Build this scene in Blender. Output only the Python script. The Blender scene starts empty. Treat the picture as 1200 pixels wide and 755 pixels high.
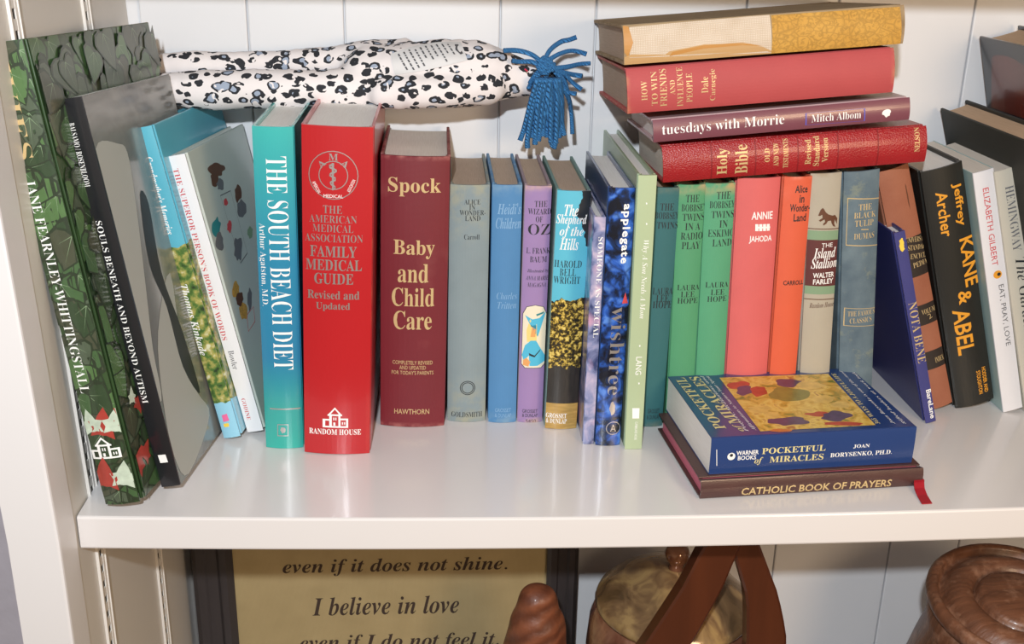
import bpy, bmesh, math, random
from mathutils import Matrix, Vector, noise
from mathutils.bvhtree import BVHTree
R = math.radians
scene = bpy.context.scene
COL = scene.collection

# ---------------------------------------------------------------- camera
cam_data = bpy.data.cameras.new('camera')
cam_data.sensor_width = 36.0
cam_data.lens = 38.82
cam = bpy.data.objects.new('camera', cam_data)
COL.objects.link(cam)
cam.matrix_world = Matrix(((0.99795468, 0.00345736, -0.06383188, 0.0),
                           (-0.06108753, 0.34579426, -0.93631973, 0.0),
                           (0.0188355, 0.93830399, 0.3452982, 0.378),
                           (0, 0, 0, 1)))
cam_data.clip_start = 0.02
scene.camera = cam
# ---------------------------------------------------------------- exposure, world, lights
vs = scene.view_settings
vs.view_transform = 'Standard'; vs.look = 'None'; vs.gamma = 1.0; vs.exposure = -0.13
vs.use_curve_mapping = False
world = bpy.data.worlds.new('world'); scene.world = world; world.use_nodes = True
bg = world.node_tree.nodes['Background']
bg.inputs[0].default_value = (1.0, 0.79, 0.56, 1); bg.inputs[1].default_value = 0.30

fl = bpy.data.lights.new('flash', 'POINT'); fl.energy = 44; fl.shadow_soft_size = 0.014; fl.color = (0.90, 0.955, 1.0)
flash = bpy.data.objects.new('camera_flash', fl); COL.objects.link(flash); flash.location = (-0.06, -0.15, 0.570)
wl = bpy.data.lights.new('room_lamp', 'AREA'); wl.energy = 5.0; wl.shape = 'DISK'; wl.size = 0.30; wl.color = (1.0, 0.72, 0.45)
lamp = bpy.data.objects.new('room_lamp', wl); COL.objects.link(lamp); lamp.location = (0.55, -0.15, 0.38)
lamp.rotation_euler = (Vector((0.25, 0.9, 0.0)) - Vector(lamp.location)).to_track_quat('-Z', 'Y').to_euler()

# ---------------------------------------------------------------- materials
def lin(c):
    if isinstance(c, str): c = tuple(int(c[i:i+2], 16) for i in (0, 2, 4))
    return tuple(((v/255)/12.92 if v/255 <= .04045 else ((v/255+.055)/1.055)**2.4) for v in c) + (1.0,)
class NT:
    def __init__(s, m):
        s.t = m.node_tree; s.n = s.t.nodes; s.l = s.t.links; s.b = s.n['Principled BSDF']
        s.tc = s.n.new('ShaderNodeTexCoord'); s.co = s.tc.outputs['Object']
    def k(s, a, b): s.l.new(a, b)
    def map(s, scale=(1, 1, 1), loc=(0, 0, 0), rot=(0, 0, 0)):
        m = s.n.new('ShaderNodeMapping'); m.inputs['Scale'].default_value = scale; m.inputs['Location'].default_value = loc; m.inputs['Rotation'].default_value = rot
        s.k(s.co, m.inputs['Vector']); return m.outputs[0]
    def noise(s, scale, detail=3, vec=None, dist=0, rough=.5):
        n = s.n.new('ShaderNodeTexNoise'); n.inputs['Scale'].default_value = scale; n.inputs['Detail'].default_value = detail
        n.inputs['Distortion'].default_value = dist; n.inputs['Roughness'].default_value = rough
        s.k(vec or s.co, n.inputs['Vector']); return n.outputs[0]
    def vor(s, scale, vec=None, feat='F1', out='Distance', rand=1.0):
        n = s.n.new('ShaderNodeTexVoronoi'); n.feature = feat; n.inputs['Scale'].default_value = scale; n.inputs['Randomness'].default_value = rand
        s.k(vec or s.co, n.inputs['Vector']); return n.outputs[out]
    def wave(s, scale, axis='X', dist=0, det=2, vec=None, typ='BANDS', ds=1):
        n = s.n.new('ShaderNodeTexWave'); n.wave_type = typ
        if typ == 'BANDS': n.bands_direction = axis
        else: n.rings_direction = axis
        n.inputs['Scale'].default_value = scale; n.inputs['Distortion'].default_value = dist; n.inputs['Detail'].default_value = det; n.inputs['Detail Scale'].default_value = ds
        s.k(vec or s.co, n.inputs['Vector']); return n.outputs['Fac']
    def ramp(s, fac, stops, interp='LINEAR'):
        r = s.n.new('ShaderNodeValToRGB'); r.color_ramp.interpolation = interp
        e = r.color_ramp.elements
        while len(e) < len(stops): e.new(0.5)
        for i, (p, c) in enumerate(stops): e[i].position = p; e[i].color = c if not isinstance(c, str) else lin(c)
        s.k(fac, r.inputs[0]); return r.outputs[0]
    def math(s, op, a, b=None, clamp=False):
        m = s.n.new('ShaderNodeMath'); m.operation = op; m.use_clamp = clamp
        for i, v in enumerate((a, b)):
            if v is None: continue
            if isinstance(v, (int, float)): m.inputs[i].default_value = v
            else: s.k(v, m.inputs[i])
        return m.outputs[0]
    def mix(s, f, a, b):
        m = s.n.new('ShaderNodeMix'); m.data_type = 'RGBA'
        for key, v in ((0, f), (6, a), (7, b)):
            if isinstance(v, (int, float)): m.inputs[key].default_value = v
            elif isinstance(v, str): m.inputs[key].default_value = lin(v)
            elif isinstance(v, tuple): m.inputs[key].default_value = v
            else: s.k(v, m.inputs[key])
        return m.outputs[2]
    def sep(s, vec=None):
        n = s.n.new('ShaderNodeSeparateXYZ'); s.k(vec or s.co, n.inputs[0]); return n.outputs
    def color(s, c): s.k(c, s.b.inputs['Base Color'])
    def bump(s, h, strength=.2, dist=.001):
        b = s.n.new('ShaderNodeBump'); b.inputs['Strength'].default_value = strength; b.inputs['Distance'].default_value = dist
        s.k(h, b.inputs['Height']); s.k(b.outputs[0], s.b.inputs['Normal'])
MATS = {}
def mat(name, col='808080', rough=.5, coat=0.0, metal=0.0, fn=None, spec=.5):
    if name in MATS: return MATS[name]
    m = bpy.data.materials.new(name); m.use_nodes = True
    b = m.node_tree.nodes['Principled BSDF']
    b.inputs['Base Color'].default_value = lin(col) if isinstance(col, (str, tuple)) else col
    b.inputs['Roughness'].default_value = rough; b.inputs['Metallic'].default_value = metal
    b.inputs['Coat Weight'].default_value = coat; b.inputs['Coat Roughness'].default_value = .12
    b.inputs['Specular IOR Level'].default_value = spec
    if fn: fn(NT(m))
    MATS[name] = m; return m
def calm(col, k=.13):
    """takes a little saturation out of a measured colour"""
    c = tuple(int(col[i:i+2], 16) for i in (0, 2, 4)); g = .3*c[0]+.59*c[1]+.11*c[2]
    return '%02x%02x%02x' % tuple(int(max(0, min(255, v*(1-k)+g*k))) for v in c)
def soft(col, amt=.12, scale=25, bump=.12, bscale=900):
    """slightly uneven paint, paper or print"""
    col = calm(col)
    def f(t):
        c = lin(col); d = tuple(v*(1-amt) for v in c[:3])+(1,)
        t.color(t.mix(t.noise(scale, 4), d, tuple(min(1, v*(1+amt*.5)) for v in c[:3])+(1,)))
        if bump: t.bump(t.noise(bscale, 2), bump, .0004)
    return f
def cloth(col, wear=None, H=.2, amt=.14, head=.012):
    """book cloth with a fine weave; wear: colour of the rubbed ends"""
    col = calm(col)
    def f(t):
        c = lin(col); d = tuple(v*(1-amt) for v in c[:3])+(1,)
        out = t.mix(t.noise(35, 5), d, tuple(min(1, v*(1+amt*.4)) for v in c[:3])+(1,))
        if wear:
            z = t.sep()[2]
            e = t.math('SUBTRACT', 1.0, t.math('DIVIDE', t.math('MINIMUM', z, t.math('SUBTRACT', H, z)), head), True)
            n = t.noise(110, 4)
            out = t.mix(t.math('MULTIPLY', t.math('MULTIPLY', e, t.math('SUBTRACT', t.math('MULTIPLY', n, 4.0), 1.6, True)), .8), out, wear)
            out = t.mix(t.math('MULTIPLY', t.math('SUBTRACT', t.math('MULTIPLY', t.noise(18, 6), 6.0), 3.5, True), .25), out, wear)
        t.color(out)
        w = t.math('ADD', t.wave(420, 'X'), t.wave(420, 'Z'))
        t.bump(w, .10, .0003)
    return f
def pages(col='c9bfb0', dark='9d9283'):
    def f(t):
        v = t.map((1, .02, .02))
        t.color(t.mix(t.math('ADD', t.math('MULTIPLY', t.noise(2600, 2, v), .8), .3, True), dark, col))
        t.bump(t.noise(2600, 2, v), .35, .0004)
    return f
PAGE = {'cream': mat('pages_cream', 'cdc6bb', .8, fn=pages('ebe3d9', 'c0b4a4')), 'white': mat('pages_white', 'f0eeec', .75, fn=pages('f4f2ef', 'd2ccc5')),
        'brown': mat('pages_aged', 'ab9a86', .85, fn=pages('c4ae9a', '927e6a')), 'pink': mat('pages_pink', 'c8647a', .6, fn=pages('d07084', 'a34a60')),
        'tan': mat('pages_tan', 'c9a884', .85, fn=pages('cfb193', 'a08468'))}
INK = {}
def ink(k):
    D = dict(white='eeeeec', gold='d0b684', silver='c4c0be', ink='22262a', redink='c8464a', greyink='6a6a6e', brownink='5e3a28', tealink='2f8288', pinkink='e0689a', yellowink='e8c848',
             paleblue='7fa8cc', greenband='7f9a7c', maroonband='5c2e2e', blacklabel='2c2420', orangeink='e09a2c', violetink='5a58b8', darkred='7e1018', palegold='d8cc90', redleaf='b53c30', whiteleaf='c4d6c0',
             pale='a8aaa4', linen='d8cbb8', ochre='d89a2e', tornflap='b88444', tornpaper='bd9868', picture='cfae52', pf_red='c8482c', pf_purple='5c4468', pf_green='8e8a34', pf_yellow='e2bd58', pf_orange='dc7c34',
             skyblue='4fb4d4', haypale='e6d080', cream='e4dcc4', horse='5e3a28', peach='e0a060')
    if k in INK: return INK[k]
    c = D[k]
    if k == 'gold': m = mat('gold_lettering', c, .42, metal=.25)
    elif k == 'silver': m = mat('silver_foil', c, .34, metal=.8)
    elif k == 'linen':
        def f(t):
            w = t.math('MULTIPLY', t.wave(260, 'X', .6), t.wave(260, 'Z', .6))
            t.color(t.mix(t.math('ADD', t.math('MULTIPLY', w, .5), t.math('MULTIPLY', t.noise(60, 4), .5)), 'b29c80', 'efe6da'))
            t.bump(w, .5, .0004)
        m = mat('spine_linen', c, .9, fn=f)
    elif k == 'ochre':
        def f(t):
            v = t.math('SUBTRACT', 1.0, t.math('MULTIPLY', t.vor(170, t.map((1, 1, .7)), 'DISTANCE_TO_EDGE'), 11.0), True)
            n = t.math('SUBTRACT', t.math('MULTIPLY', t.noise(190, 2, dist=2.5), 5), 2.2, True)
            t.color(t.mix(t.math('MULTIPLY', t.math('MAXIMUM', v, n), .42), t.mix(t.noise(40, 4), 'b8842a', 'd0a452'), '6e5424'))
            t.bump(t.noise(500, 3), .3, .0004)
        m = mat('spine_ochre_ornament', c, .75, fn=f)
    elif k in ('picture',):
        def f(t):
            t.color(t.ramp(t.noise(90, 4, dist=1.2), [(.3, '6e7a30'), (.45, 'c9a040'), (.6, 'e0c468'), (.75, 'a87038')]))
        m = mat('cover_picture', c, .35, .3, fn=f)
    elif k.startswith('pf_'):
        m = mat('print_'+k[3:], c, .35, .3, fn=soft(c, .45, 160, 0))
    elif k in ('redleaf', 'whiteleaf'): m = mat('print_'+k, c, .35, .3, fn=soft(c, .45, 160, 0))
    else: m = mat('ink_'+k, c, .5)
    INK[k] = m; return m

# ---------------------------------------------------------------- mesh helpers
def obj(name, bm, mats, parent=None, smooth=False):
    me = bpy.data.meshes.new(name); bm.to_mesh(me); bm.free()
    for m in (mats if isinstance(mats, (list, tuple)) else [mats]): me.materials.append(m)
    if smooth: me.shade_smooth()
    o = bpy.data.objects.new(name, me); COL.objects.link(o)
    if parent: o.parent = parent
    return o
def empty(name, loc=(0, 0, 0), rot=None):
    o = bpy.data.objects.new(name, None); COL.objects.link(o); o.empty_display_size = .02
    if rot is not None: o.matrix_world = Matrix.Translation(loc) @ rot.to_4x4()
    else: o.location = loc
    return o
def tag(o, label=None, cat=None, group=None, kind=None):
    for k, v in (('label', label), ('category', cat), ('group', group), ('kind', kind)):
        if v: o[k] = v
    return o
def box(bm, lo, hi, bev=0, mi=0):
    r = bmesh.ops.create_cube(bm, size=1)
    vs_ = r['verts']
    bmesh.ops.scale(bm, vec=[h-l for l, h in zip(lo, hi)], verts=vs_)
    bmesh.ops.translate(bm, vec=[(h+l)/2 for l, h in zip(lo, hi)], verts=vs_)
    fs = {f for v in vs_ for f in v.link_faces}
    for f in fs: f.material_index = mi
    if bev:
        es = list({e for v in vs_ for e in v.link_edges})
        bmesh.ops.bevel(bm, geom=es, offset=bev, segments=2, affect='EDGES', profile=.5, material=-1)
def loft(bm, rings, cap=True, closed=True, mi=0):
    """skin consecutive rings of points"""
    vr = [[bm.verts.new(p) for p in r] for r in rings]
    n = len(vr[0])
    for a, b in zip(vr, vr[1:]):
        for i in range(n if closed else n-1):
            f = bm.faces.new((a[i], a[(i+1) % n], b[(i+1) % n], b[i])); f.material_index = mi
    if cap:
        for r, rev in ((vr[0], True), (vr[-1], False)):
            f = bm.faces.new(list(reversed(r)) if rev else r); f.material_index = mi
    return vr
def tube(bm, pts, rad, seg=8, mi=0, smooth_steps=4, close_ends=True):
    P = [Vector(p) for p in pts]
    rr = rad if isinstance(rad, (list, tuple)) else [rad]*len(P)
    if smooth_steps and len(P) > 2:       # catmull-rom
        Q, S = [], []
        for i in range(len(P)-1):
            a, b, c, d = P[max(i-1, 0)], P[i], P[i+1], P[min(i+2, len(P)-1)]
            for k in range(smooth_steps):
                t = k/smooth_steps
                Q.append(.5*((2*b)+(c-a)*t+(2*a-5*b+4*c-d)*t*t+(-a+3*b-3*c+d)*t**3)); S.append(rr[i]*(1-t)+rr[i+1]*t)
        Q.append(P[-1]); S.append(rr[-1]); P, rr = Q, S
    rings = []; up = Vector((0, 1, 0))
    for i, p in enumerate(P):
        t = (P[min(i+1, len(P)-1)]-P[max(i-1, 0)]).normalized()
        s = t.cross(up)
        if s.length < 1e-3: s = t.cross(Vector((1, 0, 0)))
        s.normalize(); u = s.cross(t).normalized()
        rings.append([p+(s*math.cos(2*math.pi*k/seg)+u*math.sin(2*math.pi*k/seg))*rr[i] for k in range(seg)])
    loft(bm, rings, close_ends, mi=mi)
def lathe(bm, prof, seg=48, center=(0, 0, 0), mi=0):
    rings = [[(center[0]+r*math.cos(2*math.pi*k/seg), center[1]+r*math.sin(2*math.pi*k/seg), center[2]+z) for k in range(seg)] for r, z in prof]
    loft(bm, rings, True, mi=mi)

# ---------------------------------------------------------------- lettering (flat print)
_OFF = dict(B=(0x1D400, 0x1D41A, None), BI=(0x1D468, 0x1D482, None))
def styled(s, st):
    st = {'R': 'B', 'I': 'BI'}.get(st, st)
    if st in ('S', 'SB', 'X'): return s
    U, Lw, D = _OFF[st]; o = ''
    for ch in s:
        if 'A' <= ch <= 'Z': o += chr(U+ord(ch)-65)
        elif 'a' <= ch <= 'z': o += chr(Lw+ord(ch)-97)
        elif ch.isdigit() and D: o += chr(D+int(ch))
        else: o += ch
    return o
_GL = {}
def prepare_text(keys):
    """flat outlines of every string, made once"""
    tmp = {}
    for key in keys:
        s, st = key
        cu = bpy.data.curves.new('t', 'FONT'); cu.body = styled(s, st); cu.resolution_u = 2; cu.size = 1.0
        cu.offset = {'R': -.011, 'I': -.011, 'SB': .018, 'X': .026}.get(st, 0)
        if st == 'X': cu.space_character = 1.15
        o = bpy.data.objects.new('t', cu); COL.objects.link(o); tmp[key] = o
    bpy.context.view_layer.update(); dg = bpy.context.evaluated_depsgraph_get()
    for key, o in tmp.items():
        me = o.evaluated_get(dg).to_mesh()
        vs_ = [(v.co.x, v.co.y) for v in me.vertices]; fs = [tuple(p.vertices) for p in me.polygons]
        if vs_:
            x0, x1 = min(v[0] for v in vs_), max(v[0] for v in vs_); y0, y1 = min(v[1] for v in vs_), max(v[1] for v in vs_)
            _GL[key] = ([((x-(x0+x1)/2)/(x1-x0), (y-(y0+y1)/2)/(y1-y0)) for x, y in vs_], fs)
        o.evaluated_get(dg).to_mesh_clear()
    for o in tmp.values():
        cu = o.data; bpy.data.objects.remove(o); bpy.data.curves.remove(cu)
def flat_text(key, cx, cy, ang, w, h):
    vs_, fs = _GL[key]; c, s = math.cos(R(ang)), math.sin(R(ang))
    return [(cx+x*w*c-y*h*s, cy+x*w*s+y*h*c) for x, y in vs_], fs
class Print:
    """collects flat prints in (u, v), cuts them along u so that they follow a curved face, and adds them to a bmesh"""
    def __init__(s, fmap, cuts=(), eps=.00025, clip=None): s.f = fmap; s.cuts = cuts; s.eps = eps; s.items = []; s.clip = clip
    def add(s, vs_, fs, m): s.items.append((vs_, fs, m))
    def poly(s, pts, m): s.add(pts, [tuple(range(len(pts)))], m)
    def flush(s, bm, mats):
        for i, (vs_, fs, m) in enumerate(s.items):
            if m not in mats: mats.append(m)
            t = bmesh.new(); V = [t.verts.new((x, y, 0)) for x, y in vs_]
            for f in fs:
                try: t.faces.new([V[k] for k in f])
                except ValueError: pass
            bmesh.ops.triangulate(t, faces=t.faces[:])
            for c in s.cuts:
                bmesh.ops.bisect_plane(t, geom=t.verts[:]+t.edges[:]+t.faces[:], plane_co=(c, 0, 0), plane_no=(1, 0, 0))
            if s.clip:
                for co, no in (((s.clip[0], 0, 0), (-1, 0, 0)), ((s.clip[1], 0, 0), (1, 0, 0)), ((0, s.clip[2], 0), (0, -1, 0)), ((0, s.clip[3], 0), (0, 1, 0))):
                    if t.verts: bmesh.ops.bisect_plane(t, geom=t.verts[:]+t.edges[:]+t.faces[:], plane_co=co, plane_no=no, clear_outer=True)
            mi = mats.index(m); mp = {}
            e = s.eps+i*1.5e-6
            for v in t.verts: mp[v] = bm.verts.new(s.f(v.co.x, v.co.y, e))
            for f in t.faces:
                q = bm.faces.new([mp[v] for v in f.verts]); q.material_index = mi
            t.free()
LEAF = [(0, 0), (.16, .02), (.5, -.1), (.42, .2), (.62, .45), (.3, .55), (.22, .75), (0, 1.1), (-.22, .75), (-.3, .55), (-.62, .45), (-.42, .2), (-.5, -.1), (-.16, .02)]
IVY = [(0, 0), (.2, -.1), (.42, -.08), (.56, .12), (.5, .3), (.40, .48), (.24, .74), (0, 1.05), (-.24, .74), (-.40, .48), (-.5, .3), (-.56, .12), (-.42, -.08), (-.2, -.1)]
def leafpts(a, b, wd=.9, shape=None):
    dx, dy = b[0]-a[0], b[1]-a[1]
    return [(a[0]+dx*y-dy*x*wd, a[1]+dy*y+dx*x*wd) for x, y in (shape or LEAF)]
def ivy_leaf(pr, u, v, rnd, s0, s1):
    a = rnd.uniform(-2.5, -.6); s = rnd.uniform(s0, s1); wd = rnd.uniform(.85, 1.2); c, n = math.cos(a), math.sin(a)
    pr.poly(leafpts((u-c*s*.06, v-n*s*.06), (u+c*s*1.06, v+n*s*1.06), wd*1.03, IVY), GREENS[6])
    g = rnd.choice(GREENS[:5]); pr.poly(leafpts((u, v), (u+c*s, v+n*s), wd, IVY), g)
    for da, l in ((0, .9), (.75, .5), (-.75, .5)):      # ribs
        q = a+da; w = .00022; e = (u+math.cos(q)*s*l, v+math.sin(q)*s*l)
        pr.poly([(u-math.sin(q)*w, v+math.cos(q)*w), (u+math.sin(q)*w, v-math.cos(q)*w), e], GREENS[5])
def smooth_poly(p, k=4):
    n = len(p); o = []
    for i in range(n):
        a, b, c, d = (p[(i+j) % n] for j in (-1, 0, 1, 2))
        for m in range(k):
            t = m/k; o.append(tuple(.5*(2*b[q]+(c[q]-a[q])*t+(2*a[q]-5*b[q]+4*c[q]-d[q])*t*t+(-a[q]+3*b[q]-3*c[q]+d[q])*t**3) for q in (0, 1)))
    return o
def bbox(p): return min(q[0] for q in p), min(q[1] for q in p), max(q[0] for q in p), max(q[1] for q in p)
def ring_poly(cx, cy, r0, r1, n=28):
    vs_ = [(cx+r*math.cos(2*math.pi*k/n), cy+r*math.sin(2*math.pi*k/n)) for r in (r0, r1) for k in range(n)]
    return vs_, [(k, (k+1) % n, n+(k+1) % n, n+k) for k in range(n)]
HORSE = [(.0, .62), (.1, .9), (.2, 1.0), (.27, .93), (.36, .78), (.5, .66), (.72, .58), (.86, .6), (1.0, .42), (.99, .12), (.9, .3), (.86, .38), (.84, .18), (.92, .0), (.8, .04), (.7, .2), (.66, .34), (.5, .33), (.42, .2), (.28, .12), (.26, .2), (.36, .3), (.32, .42), (.12, .32), (.04, .38), (.22, .5), (.2, .66), (.08, .6)]
def add_shape(pr, kind, col, p, T, rnd):
    m = ink(col)
    x0, y0, x1, y1 = bbox(p)
    N = lambda pts: [(x0+a*(x1-x0), y0+b*(y1-y0)) for a, b in pts]
    if kind in ('p', 'tri', 'linen'): pr.poly(p, m)
    elif kind == 'ps': pr.poly(smooth_poly(p), m)
    elif kind in ('band', 'cross'):
        pr.poly([(0.0004, y0), (T-.0004, y0), (T-.0004, y1), (0.0004, y1)] if T else N([(0, 0), (1, 0), (1, 1), (0, 1)]), m)
    elif kind == 'frame':
        if len(p) == 4 and True:
            c = (sum(q[0] for q in p)/4, sum(q[1] for q in p)/4); w = .0006
            L = [math.hypot(q[0]-c[0], q[1]-c[1]) for q in p]
            inn = [(c[0]+(q[0]-c[0])*(1-w*1.4/l), c[1]+(q[1]-c[1])*(1-w*1.4/l)) for q, l in zip(p, L)]
            pr.add(list(p)+inn, [(k, (k+1) % 4, 4+(k+1) % 4, 4+k) for k in range(4)], m)
    elif kind == 'blot':
        cx, cy = (x0+x1)/2, (y0+y1)/2
        pr.poly([(cx+(x1-x0)/2*math.cos(a)*q, cy+(y1-y0)/2*math.sin(a)*q) for a, q in ((2*math.pi*k/14, rnd.uniform(.72, 1.12)) for k in range(14))], m)
    elif kind == 'ring':
        r = math.hypot(p[1][0]-p[0][0], p[1][1]-p[0][1]); pr.add(*ring_poly(*p[0], r-.0006, r), m)
    elif kind == 'disc':
        r = math.hypot(p[1][0]-p[0][0], p[1][1]-p[0][1]); pr.poly([(p[0][0]+r*math.cos(2*math.pi*k/16), p[0][1]+r*math.sin(2*math.pi*k/16)) for k in range(16)], m)
        pr.poly([(p[0][0]+r*.3+r*.45*math.cos(2*math.pi*k/8), p[0][1]+r*.45*math.sin(2*math.pi*k/8)) for k in range(8)], ink('ink'))
    elif kind == 'leaf': pr.poly(leafpts(p[0], p[1]), m)
    elif kind == 'horse': pr.poly(N(HORSE), m)
    elif kind == 'house':
        for a, b, c, d in ((.0, .0, .1, .42), (.0, .34, .36, .42), (.26, .0, .36, .62), (.62, .0, .7, .68), (.26, .0, .7, .08), (.92, .0, 1, .46), (.62, .38, 1, .46), (.62, 0, 1, .08), (.0, 0, .3, .08), (.42, .36, .46, .5), (.5, .36, .54, .5), (.42, .1, .5, .26), (.76, .16, .8, .28), (.84, .16, .88, .28), (.2, .58, .76, .66)):
            pr.poly(N([(a, b), (c, b), (c, d), (a, d)]), m)
        pr.poly(N([(.18, .6), (.48, 1.0), (.48, .9), (.27, .6)]), m); pr.poly(N([(.78, .6), (.48, 1.0), (.48, .9), (.69, .6)]), m)
    elif kind == 'staff':
        cx = (p[0][0]+p[1][0])/2
        pr.poly([(cx-.0005, y0), (cx+.0005, y0), (cx+.0008, y1), (cx-.0008, y1)], m)
        n = 16
        L = [(cx+(.0030-.0012*k/n)*math.sin(k*1.15)*(-1), y1-.001-(y1-y0-.002)*k/n) for k in range(n+1)]
        vs_ = [(x, y+.0007) for x, y in L]+[(x, y-.0007) for x, y in L]
        pr.add(vs_, [(k, k+1, n+2+k, n+1+k) for k in range(n)], m)
    elif kind == 'witch':
        arch = [(.0, .06), (.15, 0), (.85, 0), (1, .06), (1, .86), (.85, .97), (.5, 1), (.15, .97), (0, .86)]
        pr.poly([(x0-.0004+(x1-x0+.0008)*a, y0-.0004+(y1-y0+.0008)*b) for a, b in arch], ink('ink')); pr.poly(N(arch), ink('cream'))
        pr.poly(N([(.2, .42), (.62, .42), (.6, .7), (.3, .78), (.16, .6)]), ink('haypale'))
        pr.poly(N([(.34, .5), (.55, .5), (.56, .62), (.4, .66)]), ink('peach'))
        pr.poly(N([(.08, .84), (.3, .7), (.62, .68), (.66, .5), (.76, .62), (.98, .9), (.7, .8), (.4, .78)]), ink('skyblue'))
        pr.poly(N([(.0, .2), (.12, .36), (.36, .44), (.6, .44), (.76, .34), (1, .2), (1, .1), (.7, .03), (.35, .03), (.3, .2), (.1, .1)]), ink('skyblue'))
        pr.poly(N([(.3, .24), (.55, .2), (.8, .3), (.78, .27), (.55, .17), (.32, .2)]), ink('ink'))
        pr.poly(N([(.06, .04), (.3, .02), (.38, .1), (.2, .16), (.06, .12)]), ink('peach'))
        pr.poly(N([(.55, .86), (.9, .9), (.88, .87), (.58, .83)]), ink('tealink'))

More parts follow.
